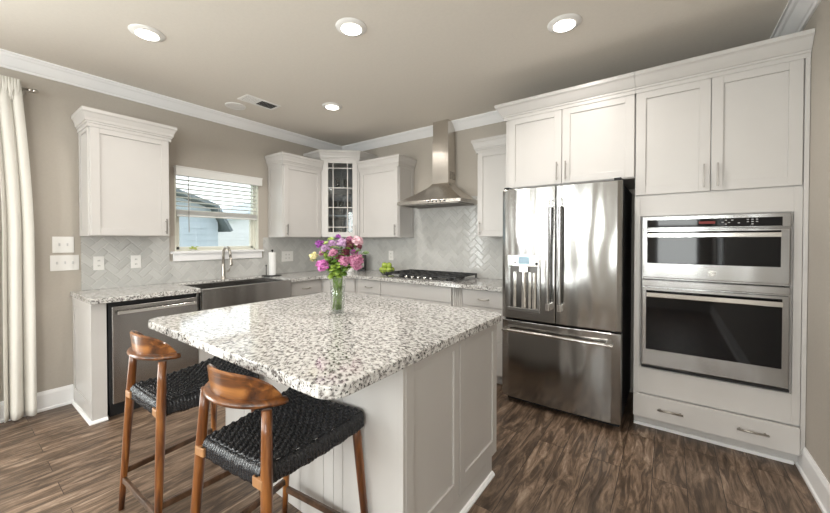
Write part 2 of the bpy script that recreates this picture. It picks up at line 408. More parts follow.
struct(MB().box(XR+.062, XR+.068, RWY0+.01, RWY1-.01, .86, 2.24).build('window_pane', 'glass', o))
b = MB(); xa = -0.14
for a_, b_ in FWIN + [(XR+0.14, XR+0.2)]:
    b.box(xa, a_, YF-0.14, YF, 0, H)
    if a_ < XR: b.box(a_, b_, YF-0.14, YF, 0, FZ0).box(a_, b_, YF-0.14, YF, FZ1, H)
    xa = b_
struct(b.build('wall_front', 'wall'))
for n_, (a_, b_) in enumerate(FWIN):
    w2 = MB()
    w2.box(a_, a_+0.04, YF-0.10, YF-0.03, FZ0, FZ1).box(b_-0.04, b_, YF-0.10, YF-0.03, FZ0, FZ1)
    w2.box(a_, b_, YF-0.10, YF-0.03, FZ0, FZ0+0.05).box(a_, b_, YF-0.10, YF-0.03, FZ1-0.05, FZ1).box(a_, b_, YF-0.09, YF-0.04, 1.58, 1.62)
    w2.box(a_-0.06, b_+0.06, YF-0.03, YF+0.04, FZ0-0.03, FZ0)
    o = struct(w2.build('window_%d' % (n_+2), 'trim'))
    struct(MB().box(a_+.01, b_-.01, YF-0.068, YF-0.062, FZ0+.01, FZ1-.01).build('window_pane', 'glass', o))
# patio door
d = MB(); ym = (DY0+DY1)/2
for y in (DY0, ym-0.05, ym+0.0, DY1-0.07): d.box(-0.10, -0.04, y, y+0.07, 0, DZ1)
d.box(-0.10, -0.04, DY0, DY1, DZ1-0.07, DZ1).box(-0.10, -0.04, DY0, DY1, 0, 0.08)
o = struct(d.build('door_1', 'trim'))
struct(MB().box(-0.072, -0.066, DY0+.02, DY1-.02, 0.02, DZ1-.02).build('door_pane', 'glass', o))

CROWN = [(0, H-0.098), (0.012, H-0.098), (0.018, H-0.085), (0.026, H-0.080), (0.066, H-0.030), (0.078, H-0.024), (0.088, H-0.012), (0.100, H-0.012), (0.100, H), (0, H)]
struct(MB().sweep([(0, YF), (0, 0)], CROWN, side=-1).build('trim_1', 'trim'))
struct(MB().sweep([(0, 0), (XR, 0)], CROWN, side=-1).build('trim_2', 'trim'))
struct(MB().sweep([(XR, 0), (XR, YF)], CROWN, side=-1).build('trim_3', 'trim'))
BASE = [(0, 0), (0.024, 0), (0.024, 0.016), (0.015, 0.022), (0.015, 0.125), (0.009, 0.142), (0.006, 0.150), (0, 0.150)]
struct(MB().sweep([(0, DY1+0.05), (0, -2.942)], BASE, side=-1).build('baseboard_left', 'trim'))
struct(MB().sweep([(XR, -0.585), (XR, YF)], BASE, side=-1).build('baseboard_right', 'trim'))

# backsplash tile
TZ0, TZ1 = 0.915, 1.366
b = MB(); b.box(0, 0.009, -2.885, WY0-0.05, TZ0, TZ1).box(0, 0.009, WY0-0.05, WY1+0.055, TZ0, 1.125).box(0, 0.009, WY1+0.055, -0.0, TZ0, TZ1)
struct(b.build('trim_5', 'tileY'))
b = MB(); b.box(0.009, 1.3235, -0.009, 0, TZ0, TZ1).box(1.3235, 2.3575, -0.009, 0, TZ0, 1.83).box(2.3575, 2.783, -0.009, 0, TZ0, TZ1)
struct(b.build('trim_6', 'tileX'))

# ------------------------------------------------------------------ kitchen window
wf = MB()
for a, c_ in ((WY0, WY0+0.035), (WY1-0.035, WY1)): wf.box(-0.12, -0.055, a, c_, WZ0, WZ1)
wf.box(-0.12, -0.055, WY0, WY1, WZ1-0.035, WZ1).box(-0.12, -0.055, WY0, WY1, WZ0, WZ0+0.03)
wf.box(-0.105, -0.06, WY0+0.035, WY1-0.035, 1.605, 1.645)          # meeting rail
for a in (WY0+0.035, WY1-0.065): wf.box(-0.10, -0.065, a, a+0.03, WZ0+0.03, 1.605)
wf.box(-0.10, -0.065, WY0+.035, WY1-.035, WZ0+0.03, WZ0+0.058)
wo = struct(wf.build('window_1', 'vinyl', bevel=0.003))
struct(MB().box(-0.085, -0.080, WY0+.03, WY1-.03, WZ0+.02, WZ1-.03).build('window_pane', 'glass', wo))
lin = MB()
lin.box(-0.055, -0.0, WY0, WY0+0.012, WZ0, WZ1).box(-0.055, -0.0, WY1-0.012, WY1, WZ0, WZ1).box(-0.055, 0, WY0, WY1, WZ1-0.012, WZ1)
struct(lin.build('window_frame', 'vinyl', wo))
struct(MB().box(-0.055, 0.045, WY0-0.04, WY1+0.045, WZ0-0.008, WZ0+0.014).box(0.0095, 0.024, WY0-0.022, WY1+0.028, 1.125, WZ0-0.008).build('window_sill', 'trim', wo, bevel=0.003))

# blind
bl = thing('window_blind', 'white horizontal slat blind raised halfway in the window over the sink', 'blind', (0, (WY0+WY1)/2, WZ1))
hw = (WY1-WY0)/2
MB().box(0.002, 0.062, -hw-0.006, hw+0.014, -0.082, 0.008).box(0.0, 0.066, -hw-0.010, hw+0.018, -0.004, 0.010).build('valance', 'blind', bl, bevel=0.003)
ns = 7
for k in range(ns):
    z = -0.115 - k*0.044; a = math.radians(6)
    dx, dz = 0.024*math.cos(a), 0.024*math.sin(a)
    s_ = MB().hexa([(-0.024-dx, -hw+.018, z-dz), (-0.024+dx, -hw+.018, z+dz), (-0.024+dx, hw-.018, z+dz), (-0.024-dx, hw-.018, z-dz),
                    (-0.024-dx, -hw+.018, z-dz+.003), (-0.024+dx, -hw+.018, z+dz+.003), (-0.024+dx, hw-.018, z+dz+.003), (-0.024-dx, hw-.018, z-dz+.003)])
    s_.build('slat', 'blind', bl)
st = MB()
for k in range(7): st.box(-0.048, 0.0, -hw+.018, hw-.018, -0.425-k*0.006, -0.4215-k*0.006)
st.box(-0.048, 0.0, -hw+.018, hw-.018, -0.482, -0.466)
st.build('bottom_rail', 'blind', bl, bevel=0.001)
for y in (-hw+0.14, 0, hw-0.14):
    cd = MB()
    for x in (-0.049, 0.001): cd.cyl((x, y, -0.09), (x, y, -0.47), 0.0012, seg=6)
    cd.build('ladder_cord', 'blind', bl)
MB().cyl((0.010, -hw+0.12, -0.08), (0.012, -hw+0.125, -0.64), 0.004, seg=8).build('wand', 'pull', bl)

# plant cutting lying on the sill
pl = thing('sill_plant', 'small yellow green leafy sprig on the window sill', 'plant', (-0.02, -2.02, WZ0+0.014))
MB().lathe([(0.02, 0), (0.034, 0.006), (0.036, 0.010), (0.03, 0.012), (0.0, 0.012)], seg=16).build('dish', 'ceramic', pl, smooth=True)
lf = MB()
for k in range(22):
    a = random.uniform(0, 2*PI); r = random.uniform(0.0, 0.05); e_ = random.uniform(0.0, 0.03)
    lf.ball((0.4*r*math.cos(a), r*math.sin(a), 0.016+e_), 0.014, (1, 0.5, 0.25), 1, Matrix.Rotation(a, 3, 'Z').to_euler())
lf.build('leaves', petal_mat('sprig_leaf', (0.25, 0.40, 0.04), (0.60, 0.60, 0.06)), pl, smooth=True)

# ------------------------------------------------------------------ outside
g = struct(MB().box(-30, -0.16, -24, 16, -0.7, -0.6).build('ground', 'grass'))
def siding_wall(mb, x, y0, y1, z0, z1, st=0.16):
    z = z0
    while z < z1:
        mb.hexa([(x, y0, z), (x+0.03, y0, z), (x+0.03, y1, z), (x, y1, z), (x, y0, z+st), (x+0.012, y0, z+st), (x+0.012, y1, z+st), (x, y1, z+st)]); z += st
def yz_prism(mb, poly, x0, x1):
    a = [mb.bm.verts.new((x0, y, z)) for y, z in poly]; b_ = [mb.bm.verts.new((x1, y, z)) for y, z in poly]; n = len(poly)
    mb.bm.faces.new(a); mb.bm.faces.new(b_[::-1])
    for i in range(n): mb.bm.faces.new([a[i], a[(i+1)%n], b_[(i+1)%n], b_[i]])
    return mb
nh = thing('neighbour_house', 'pale blue grey neighbouring house with a bent grey roof edge seen through the window', 'house', (-6.0, 0, -0.6))
mb = yz_prism(MB(), [(-4.5, 0), (0.93, 0), (0.93, 2.42), (0.74, 2.78), (-0.1, 3.06), (-1.6, 3.52), (-4.5, 2.7)], -6, 0); siding_wall(mb, 0.001, -4.5, 0.93, 0, 2.3); mb.build('wall', 'siding', nh)
yz_prism(MB(), [(-4.6, 2.68), (-1.6, 3.54), (-0.1, 3.08), (0.75, 2.80), (1.12, 2.16), (1.18, 2.20), (0.80, 2.88), (-0.08, 3.16), (-1.6, 3.63), (-4.6, 2.77)], -6.1, 0.35).build('roof', 'roof', nh)
nh2 = thing('neighbour_house', 'white sided neighbouring house standing behind the blue grey one', 'house', (-12.6, 0, -0.6))
mb = yz_prism(MB(), [(3.35, 0), (12.0, 0), (12.0, 3.4), (5.3, 3.15), (3.35, 2.56)], -6, 0); siding_wall(mb, 0.001, 3.35, 12.0, 0, 2.4); mb.build('wall', 'siding2', nh2)
yz_prism(MB(), [(3.2, 2.52), (5.3, 3.16), (8.6, 4.3), (12.3, 3.4), (12.3, 3.5), (8.6, 4.44), (5.3, 3.28), (3.2, 2.64)], -6.1, 0.3).build('roof', 'siding', nh2)

# ------------------------------------------------------------------ curtain
rod = thing('curtain_rod', 'brushed metal curtain rod with ball finial high on the left wall', 'curtain rod', (0.10, -3.175, 2.452))
MB().cyl((0, 0, 0), (0, -2.6, 0), 0.0095).build('rod', 'nickel', rod, smooth=True)
MB().ball((0, 0.030, 0), 0.018, sub=3).cyl((0, -0.004, 0), (0, 0.018, 0), 0.013).build('finial', 'nickel', rod, smooth=True)
MB().cyl((-0.098, -0.03, 0), (0, -0.03, 0), 0.006).cyl((-0.0985, -0.03, 0), (-0.092, -0.03, 0), 0.022).build('bracket', 'nickel', rod, smooth=True)
def curtain(name, y1, wtop, wbot, ph, label, top_in=0.0):
    root = thing(name, label, 'curtain', (0.10, y1, 0.03), group=None)
    zt = 2.455; w_n = 0.8 if wtop < 0.3 else 1.8
    def fn(u, v):
        z = v*(zt - 0.0)
        w = wbot + (wtop-wbot)*v**2.2
        y = -u*w - top_in*(1-(1-v)**1.0 if False else max(0, (v-0.55)/0.45)**1.5)
        amp = 0.045*(1-v) + 0.022*v
        fold = math.sin(u*2*PI*2.6*(w_n)+ph) * amp * (1-0.3*v) + 0.008*math.sin(u*23+v*5)*(1-v)
        y += 0.012*math.sin(u*2*PI*2.6*w_n+ph+1.5)
        return (fold, y, z)
    MB().grid(fn, 90, 46).build('curtain_panel', 'linen', root, smooth=True, solid=0.003)
    pt = MB()
    for k in range(5):
        u = 0.07+0.215*k; y = -u*wtop-top_in
        for q in (-1, 0, 1):
            pt.tube([(0.012+0.004*abs(q), y+q*0.009, zt+0.02), (0.016, y+q*0.007, zt-0.05), (0.014, y+q*0.003, zt-0.085), (0.0, y+q*0.014, zt-0.15)], [0.008, 0.010, 0.006, 0.004], 8)
    pt.build('pinch_pleats', 'linen', root, smooth=True)
    return root
curtain('curtain', -3.172, 0.135, 0.155, 0.6, 'off white linen curtain panel hanging nearest the light switches', 0.055)
curtain('curtain', -3.375, 0.55, 0.60, 2.0, 'off white linen curtain panel at the left edge of the photo')

# ------------------------------------------------------------------ cabinet helpers (local: x along, y into wall, front at y=0)
def shaker(mb, x0, x1, z0, z1, yf=0.0, th=0.02, fr=0.057, rec=0.009):
    mb.box(x0, x0+fr, yf-th, yf, z0, z1).box(x1-fr, x1, yf-th, yf, z0, z1)
    mb.box(x0+fr, x1-fr, yf-th, yf, z0, z0+fr).box(x0+fr, x1-fr, yf-th, yf, z1-fr, z1)
    mb.box(x0+fr, x1-fr, yf-th+rec, yf, z0+fr, z1-fr)
    return mb
def bar_pull(parent, x, z0, z1, yf, matn='pull'):
    m = MB().box(x-0.005, x+0.005, yf-0.034, yf-0.025, z0, z1)
    for z in (z0+0.02, z1-0.02): m.cyl((x, yf-0.027, z), (x, yf+0.0, z), 0.004, seg=8)
    return m.build('handle', matn, parent, bevel=0.002)
def bow_pull(parent, xc, w, z, yf, matn='nickel'):
    pts = []
    for k in range(13):
        t = -1+2*k/12; pts.append((xc+t*w/2, yf-0.030+0.018*abs(t)**3, z-0.004*(1-t*t)))
    m = MB().tube(pts, [0.0035+0.0035*(1-abs(-1+2*k/12)) for k in range(13)], 8)
    for s_ in (-1, 1): m.cyl((xc+s_*(w/2-0.006), yf-0.016, z), (xc+s_*(w/2-0.006), yf, z), 0.006, seg=8)
    return m.build('handle', matn, parent, smooth=True)
def door(parent, x0, x1, z0, z1, yf=0.0, name='door', matn='cab', fr=0.057):
    return shaker(MB(), x0, x1, z0, z1, yf, fr=fr).build(name, matn, parent, bevel=0.0018)
def slab(parent, x0, x1, z0, z1, yf=0.0, name='drawer', matn='cab'):
    return MB().box(x0, x1, yf-0.02, yf, z0, z1).build(name, matn, parent, bevel=0.002)
CABCR = lambda z, s=1.0: [(-0.004, z-0.045), (0.006, z-0.045), (0.006, z-0.020), (0.013, z-0.018), (0.013, z-0.006), (0.020, z-0.003), (0.022*s, z+0.018), (0.034*s, z+0.052), (0.042*s, z+0.062), (0.042*s, z+0.086), (-0.004, z+0.082)]
D = 0.30
def upper(label, loc, rz, w, z0, z1, handle, panels=(), crown='full', left=True, right=True, yd=D):
    root = thing('wall_cabinet', label, 'cabinet', (loc[0], loc[1], 0), rz)
    body = MB().box(0, w, 0, yd-0.003, z0, z1)
    body.build('cabinet_body', 'cab', root, bevel=0.0015)
    sp = MB()
    for side in panels:
        x = 0 if side == 'l' else w; s_ = -1 if side == 'l' else 1
        fr = 0.045
        sp.box(x, x+s_*0.006, 0.0, fr, z0, z1).box(x, x+s_*0.006, yd-0.003-fr, yd-0.003, z0, z1)
        sp.box(x, x+s_*0.006, fr, yd-0.003-fr, z0, z0+fr).box(x, x+s_*0.006, fr, yd-0.003-fr, z1-fr-0.03, z1)
    if panels: sp.build('side_panel', 'cab', root, bevel=0.0015)
    dr = door(root, 0.006, w-0.006, z0+0.006, z1-0.03)
    bar_pull(dr, 0.035 if handle == 'l' else w-0.035, z0+0.022, z0+0.155, -0.02)
    path = []
    if left: path += [(-0.006, yd-0.003)]
    path += [(-0.006, -0.02), (w+0.006, -0.02)]
    if right: path += [(w+0.006, yd-0.003)]
    MB().sweep(path, CABCR(z1), side=-1).build('crown_moulding', 'cab', root)
    return root
RZL = PI/2
Z0U, Z1U = 1.367, 2.262
upper('cream wall cabinet hanging alone left of the window', (0.303, -2.888), RZL, 0.539, Z0U, Z1U, 'r', ('l',))
upper('cream wall cabinet between the window and the glass corner cabinet', (0.303, -1.198), RZL, 0.545, Z0U, Z1U, 'l', ('l',), right=False)
upper('cream wall cabinet between the glass corner cabinet and the range hood', (0.680, -0.303), 0, 0.6435, Z0U, Z1U, 'r', ('r',), left=False)
upper('narrow cream wall cabinet between the range hood and the refrigerator', (2.3575, -0.303), 0, 0.424, Z0U, Z1U, 'l', (), right=False)

# diagonal glass corner cabinet
p0 = Vector((0.323, -0.651)); p1 = Vector((0.677, -0.325)); dl = (p1-p0).length; ang = math.atan2(p1.y-p0.y, p1.x-p0.x)
cc = thing('corner_cabinet', 'tall cream corner wall cabinet with a glass grid door', 'cabinet', (p0.x, p0.y, 0), ang)
CZ1 = 2.42
Ri = Matrix.Rotation(-ang, 2)
def tl(x, y): v = Ri @ (Vector((x, y)) - p0); return (v.x, v.y)
ppts = [tl(p0.x, p0.y), tl(0.003, -0.651), tl(0.003, -0.003), tl(0.677, -0.003), tl(p1.x, p1.y)]
def wallstrip(mb, a, b_, z0, z1, t=0.016):
    A = Vector(a); B = Vector(b_); d_ = (B-A).normalized(); n_ = Vector((-d_.y, d_.x))
    cen = sum((Vector(p) for p in ppts), Vector((0, 0)))/5
    if n_.dot(cen-A) < 0: n_ = -n_
    q = [A, B, B+n_*t, A+n_*t]
    mb.prism([(v.x, v.y) for v in q], z0, z1)
bd = MB()
for i in range(4): wallstrip(bd, ppts[i], ppts[i+1], Z0U, CZ1)
bd.prism(ppts, Z0U, Z0U+0.016); bd.prism(ppts, CZ1-0.016, CZ1)
# face frame stiles
bd.box(0, 0.022, -0.0, 0.018, Z0U, CZ1).box(dl-0.022, dl, -0.0, 0.018, Z0U, CZ1).box(0, dl, 0, 0.018, Z0U, Z0U+0.02).box(0, dl, 0, 0.018, CZ1-0.035, CZ1)
bd.build('cabinet_body', 'cab', cc)
ins = MB(); cen = sum((Vector(p) for p in ppts), Vector((0, 0)))/5
ip = [tuple(Vector(p)*0.93 + cen*0.07) for p in ppts]
for i in range(4):
    A, B = Vector(ip[i]), Vector(ip[i+1]); d_ = (B-A).normalized(); n_ = Vector((-d_.y, d_.x))
    if n_.dot(cen-A) < 0: n_ = -n_
    ins.prism([tuple(A), tuple(B), tuple(B+n_*.004), tuple(A+n_*.004)], Z0U+0.017, CZ1-0.017)
ins.build('interior_lining', 'cabin', cc)
SHZ = [1.66, 2.02]
for z in SHZ:
    MB().prism([tuple(Vector(p)*0.86 + cen*0.14) for p in ppts], z-0.016, z).build('shelf', 'cabin', cc)
dz0, dz1, fx0, fx1 = Z0U+0.008, CZ1-0.03, 0.024, dl-0.024
fr = 0.062
dd = MB().box(fx0, fx0+fr, -0.02, 0, dz0, dz1).box(fx1-fr, fx1, -0.02, 0, dz0, dz1).box(fx0+fr, fx1-fr, -0.02, 0, dz0, dz0+fr).box(fx0+fr, fx1-fr, -0.02, 0, dz1-fr, dz1)
dob = dd.build('glass_door', 'cab', cc, bevel=0.0015)
gx0, gx1, gz0, gz1 = fx0+fr, fx1-fr, dz0+fr, dz1-fr
mu = MB(); mw = 0.010
for x in (gx0+0.063, gx1-0.063): mu.box(x-mw/2, x+mw/2, -0.019, -0.004, gz0, gz1)
for z in (gz0+0.065, gz0+0.065+(gz1-gz0-0.13)/3, gz0+0.065+2*(gz1-gz0-0.13)/3, gz1-0.065): mu.box(gx0, gx1, -0.0185, -0.0045, z-mw/2, z+mw/2)
mu.build('mullions', 'cab', dob)
MB().box(gx0-.004, gx1+.004, -0.011, -0.008, gz0-.004, gz1+.004).build('door_pane', 'glass', dob)
bar_pull(dob, fx1-0.028, dz0+0.02, dz0+0.155, -0.02)
MB().sweep([ppts[1], (0, -0.02), (dl, -0.02), ppts[3]], CABCR(CZ1-0.02), side=-1).build('crown_moulding', 'cab', cc)
# glasses on the shelves
Rf = Matrix.Rotation(ang, 2)
def wg(x, y): v = Rf @ Vector((x, y)) + p0; return v.x, v.y
def goblet(h, r):
    return MB().lathe([(r*0.8, 0), (r*0.8, 0.003), (0.004, 0.008), (0.004, h*0.4), (r*0.6, h*0.48), (r, h*0.7), (r*0.85, h), (r*0.82, h), (r*0.95, h*0.7), (0.002, h*0.47)], seg=16)
gm = glass('glassware', (0.72, 0.78, 0.80), 0.03)
def glassthing(z, x, y, stemmed, label, grp):
    if stemmed: mb = goblet(0.19, 0.036)
    else: mb = MB().lathe([(0.028, 0), (0.035, 0.13), (0.033, 0.13), (0.027, 0.008), (0.0, 0.008)], seg=16)
    o = mb.build('wine_glass' if stemmed else 'tumbler', gm, smooth=True); X, Y = wg(x, y); o.location = (X, Y, z)
    tag(o, label, 'glass', grp)
for x in (0.15, 0.24, 0.33): glassthing(SHZ[0]+0.001, x, 0.14, True, 'stemmed wine glass on the middle shelf inside the glass corner cabinet', 'wine glasses on the middle shelf of the corner cabinet')
for x in (0.13, 0.22, 0.31): glassthing(Z0U+0.017, x, 0.13, False, 'clear tumbler at the bottom inside the glass corner cabinet', 'tumblers at the bottom of the corner cabinet')
for x in (0.19, 0.30): glassthing(SHZ[1]+0.001, x, 0.16, False, 'clear tumbler on the top shelf inside the glass corner cabinet', 'tumblers on the top shelf of the corner cabinet')

# ------------------------------------------------------------------ tall refrigerator surround and oven cabinet
YT = -0.638                       # front of cabinet bodies, doors add 0.02
ECT = 2.411
fs_ = thing('refrigerator_cabinet', 'cream double door cabinet above the refrigerator', 'cabinet', (2.7885, YT, 0))
wF = 3.742-2.7885
MB().box(0, wF-0.001, 0, -YT-0.003, 1.776, ECT).box(0, 0.032, 0, -YT-0.003, 0.0, 1.776).build('cabinet_body', 'cab', fs_, bevel=0.0015)
for a, c_, hx in ((0.030, 0.462, 0.462-0.030), (0.467, wF-0.004, 0.467+0.030)):
    dr = door(fs_, a, c_, 1.782, ECT-0.035); bar_pull(dr, hx, 1.808, 1.952, -0.02)
MB().sweep([(-0.004, 0.33), (-0.004, -0.02), (wF-0.001, -0.02)], CABCR(ECT, 1.6), side=-1).build('crown_moulding', 'cab', fs_)
oc = thing('oven_cabinet', 'tall cream cabinet housing the microwave and wall oven', 'cabinet', (3.743, YT, 0))
wO = XR-3.743-0.002
OX0, OX1, OZ0, OZ1 = 3.786-3.743, 4.512-3.743, 0.452, 1.492
ob = MB()
ob.box(0, OX0-0.002, 0, -YT-0.003, 0.10, ECT).box(OX1+0.002, wO, 0, -YT-0.003, 0.10, ECT)
ob.box(OX0-0.002, OX1+0.002, 0, -YT-0.003, 0.10, OZ0-0.003).box(OX0-0.002, OX1+0.002, 0, -YT-0.003, OZ1+0.003, ECT)
ob.box(OX0-.002, OX1+.002, -YT-0.03, -YT-0.003, OZ0-.003, OZ1+.003)
ob.box(0, wO, 0.06, -YT-0.003, 0, 0.10).box(0, OX0-0.010, -0.018, 0, 0.10, 1.64).box(OX1+0.010, wO-0.022, -0.018, 0, 0.262, 1.64).box(OX0-0.010, OX1+0.010, -0.018, 0, 0.262, OZ0-0.012).box(OX0-0.010, OX1+0.010, -0.018, 0, OZ1+0.008, 1.64)
ob.box(wO-0.020, wO, -0.022, 0, 0.10, ECT)
ob.build('cabinet_body', 'cab', oc, bevel=0.0015)
for a, c_, hx in ((0.006, 0.407, 0.407-0.032), (0.411, wO-0.026, 0.411+0.030)):
    dr = door(oc, a, c_, 1.650, ECT-0.035); bar_pull(dr, hx, 1.672, 1.820, -0.02)
MB().sweep([(-0.0, -0.02), (wO, -0.02)], CABCR(ECT, 1.6), side=-1).build('crown_moulding', 'cab', oc)
dw = slab(oc, 0.002, wO-0.024, 0.098, 0.255, -0.018)
for xc in (0.212, 0.612):
    m = MB().tube([(xc-0.070, -0.066, 0.180), (xc+0.070, -0.066, 0.180)], 0.0062, 10)
    for q in (-1, 1): m.cyl((xc+q*0.055, -0.066, 0.180), (xc+q*0.055, -0.038, 0.180), 0.005, seg=8)
    m.build('handle', 'nickel', dw, smooth=True)
MB().box(0, wO-0.03, 0.042, 0.060, 0, 0.022).build('shoe_moulding', 'trim', oc, bevel=0.004)

# ------------------------------------------------------------------ microwave and wall oven
YO = YT-0.040
def app_handle(parent, x0, x1, z, yf, h=0.028):
    m = MB().box(x0, x1, yf-0.052, yf-0.040, z-h/2, z+h/2)
    for x in (x0+0.03, x1-0.05): m.box(x, x+0.02, yf-0.042, yf, z-0.008, z+0.008)
    return m.build('handle', 'chrome', parent, bevel=0.003)
mwv = thing('microwave_oven', 'stainless built-in microwave with black glass door above the wall oven', 'microwave', (3.790, YT-0.020, 1.066))
wA = 4.508-3.790
MB().box(0, wA, 0.001, 0.45, 0.0, 0.425).build('oven_body', 'steel', mwv)
cp = MB().box(0, wA, -0.020, 0, 0.345, 0.428).build('control_panel', 'steel', mwv, bevel=0.003)
MB().box(0.028, wA-0.036, -0.0215, -0.018, 0.352, 0.405).build('control_glass', 'blackglass', cp)
MB().box(0.305, 0.385, -0.0225, -0.0212, 0.372, 0.388).build('display', 'red', cp)
for (x, z) in ((0.43, 0.39), (0.445, 0.375), (0.46, 0.39), (0.415, 0.378), (0.43, 0.366), (0.49, 0.372), (0.53, 0.392), (0.55, 0.392), (0.57, 0.392), (0.53, 0.378), (0.55, 0.378), (0.57, 0.378), (0.55, 0.364)):
    MB().box(x, x+0.010, -0.0222, -0.0213, z, z+0.004).build('button', 'mark', cp)
md = MB().box(0.004, wA-0.004, -0.028, -0.001, 0.012, 0.338).build('door', 'steel', mwv, bevel=0.004)
MB().box(0.030, wA-0.042, -0.0295, -0.026, 0.110, 0.326).build('door_pane', 'blackglass', md, bevel=0.002)
app_handle(md, 0.036, wA-0.048, 0.300, -0.028)
lg = MB().lathe([(0.0, 0.0), (0.021, 0.0), (0.021, 0.0015), (0, 0.0015)], (0.372, -0.0278, 0.058), 24, 'y'); lo = lg.build('emblem', 'chrome', md)
em = MB()
for (px_, sgn) in ((-0.006, 1), (0.006, -1)):
    em.tube([(0.372+px_+0.006*math.cos(a)*0.8, -0.0305, 0.058+0.008*math.sin(a)) for a in [0.8*sgn+k*0.5 for k in range(11)]], 0.0011, 6)
em.tube([(0.372+0.0175*math.cos(k*PI/12), -0.0300, 0.058+0.0175*math.sin(k*PI/12)) for k in range(25)], 0.0009, 6)
em.build('emblem_letters', 'dark', lo)
ov = thing('wall_oven', 'stainless built-in wall oven with large black glass door below the microwave', 'oven', (3.790, YT-0.020, 0.455))
MB().box(0, wA, 0.001, 0.5, 0.0, 0.605).build('oven_body', 'steel', ov)
MB().box(0, wA, -0.020, 0, 0.562, 0.604).build('vent_trim', 'steel', ov, bevel=0.003)
od = MB().box(0.004, wA-0.004, -0.030, -0.001, 0.018, 0.552).build('door', 'steel', ov, bevel=0.004)
MB().box(0.026, wA-0.034, -0.0315, -0.028, 0.128, 0.536).build('door_pane', 'blackglass', od, bevel=0.002)
app_handle(od, 0.030, wA-0.040, 0.510, -0.030, 0.030)
MB().box(0.0, wA, -0.018, 0, -0.004, 0.010).build('lower_trim', 'dark', ov)

# ------------------------------------------------------------------ refrigerator
FX = 2.8235; FW = 3.684-FX; FY = -0.814
fr_ = thing('refrigerator', 'stainless french door refrigerator with bottom freezer drawer', 'refrigerator', (FX, FY, 0))
MB().box(0.004, FW-0.004, 0.075, 0.78, 0.05, 1.735).build('refrigerator_body', 'greyside', fr_, bevel=0.004)
MB().box(0.02, FW-0.02, 0.09, 0.7, 0.0, 0.05).build('base_grille', 'dark', fr_)
def curved_front(x0, x1, z0, z1, bulge_c, seg=14):
    """door slab whose front bows gently outwards over the whole width of the fridge"""
    mb = MB()
    def yy(x): t = (x-FW/2)/(FW/2); return -0.012*(1-t*t)+0.012*max(0, abs(t)-0.97)/0.03*1.0
    n = seg; poly = [(x0+(x1-x0)*k/n, yy(x0+(x1-x0)*k/n)) for k in range(n+1)] + [(x1, 0.068), (x0, 0.068)]
    mb.prism(poly, z0, z1)
    return mb
ld = curved_front(0, 0.426, 0.698, 1.748, 0).build('door', 'steelf', fr_, bevel=0.006, seg=3)
rd = curved_front(0.431, FW, 0.698, 1.748, 0).build('door', 'steelf', fr_, bevel=0.006, seg=3)
fd = curved_front(0, FW, 0.052, 0.684, 0).build('freezer_drawer', 'steelf', fr_, bevel=0.006, seg=3)
for dob_, x in ((ld, 0.386), (rd, 0.470)):
    m = MB().cyl((x, -0.066, 0.815), (x, -0.066, 1.640), 0.0125, seg=16)
    m.build('handle', 'steel', dob_, smooth=False)
    for z in (0.83, 1.61): MB().box(x-0.014, x+0.014, -0.078, -0.008, z-0.028, z+0.028).build('handle_mount', 'chrome', dob_, bevel=0.004)
m = MB().cyl((0.030, -0.066, 0.612), (FW-0.045, -0.066, 0.612), 0.012, seg=16); m.build('handle', 'chrome', fd)
for x in (0.055, FW-0.070): MB().box(x-0.020, x+0.020, -0.077, -0.006, 0.600, 0.624).build('handle_mount', 'pull', fd, bevel=0.003)
# dispenser
dsx0, dsx1 = 0.062, 0.318
dp = MB().box(dsx0, dsx1, -0.034, -0.004, 1.125, 1.215)
do_ = dp.build('dispenser_panel', 'chrome', ld, bevel=0.004)
MB().box(dsx0+0.088, dsx0+0.178, -0.0365, -0.033, 1.145, 1.205).build('display', 'display', do_)
for z in (1.150, 1.170, 1.190): MB().box(dsx0+0.055, dsx0+0.075, -0.036, -0.0335, z, z+0.008).build('button', 'dark', do_)
for z in (1.175, 1.195): MB().box(dsx0+0.195, dsx0+0.208, -0.036, -0.0335, z, z+0.007).build('button', 'dark', do_)
MB().lathe([(0, 0), (0.011, 0), (0.011, 0.004), (0, 0.004)], (dsx0+0.232, -0.033, 1.150), 16, 'y').build('button', 'dark', do_)
m = MB().box(dsx0, dsx0+0.022, -0.026, -0.004, 0.785, 1.125).box(dsx1-0.022, dsx1, -0.026, -0.004, 0.785, 1.125).box(dsx0, dsx1, -0.030, -0.004, 0.765, 0.795)
m.build('dispenser_frame', 'steel', ld, bevel=0.003)
m = MB().box(dsx0+0.022, dsx1-0.022, -0.0165, -0.0105, 0.795, 1.125); m.build('dispenser_recess', 'recess', ld)
m = MB()
for x, r_ in ((0.055, 0.016), (0.130, 0.022), (0.175, 0.014), (0.212, 0.018)): m.cyl((dsx0+x, -0.016, 0.80), (dsx0+x, -0.016, 1.08 if x != 0.130 else 1.12), r_, seg=14)
m.box(dsx0+0.10, dsx0+0.165, -0.040, -0.012, 1.085, 1.125)
m.build('dispenser_paddle', 'chrome', ld, smooth=False)
for a_ in (FW-0.055, 0.01): MB().box(a_, a_+0.045, 0.02, 0.12, 1.750, 1.768).build('hinge_cover', 'blackmetal', fr_, bevel=0.004)

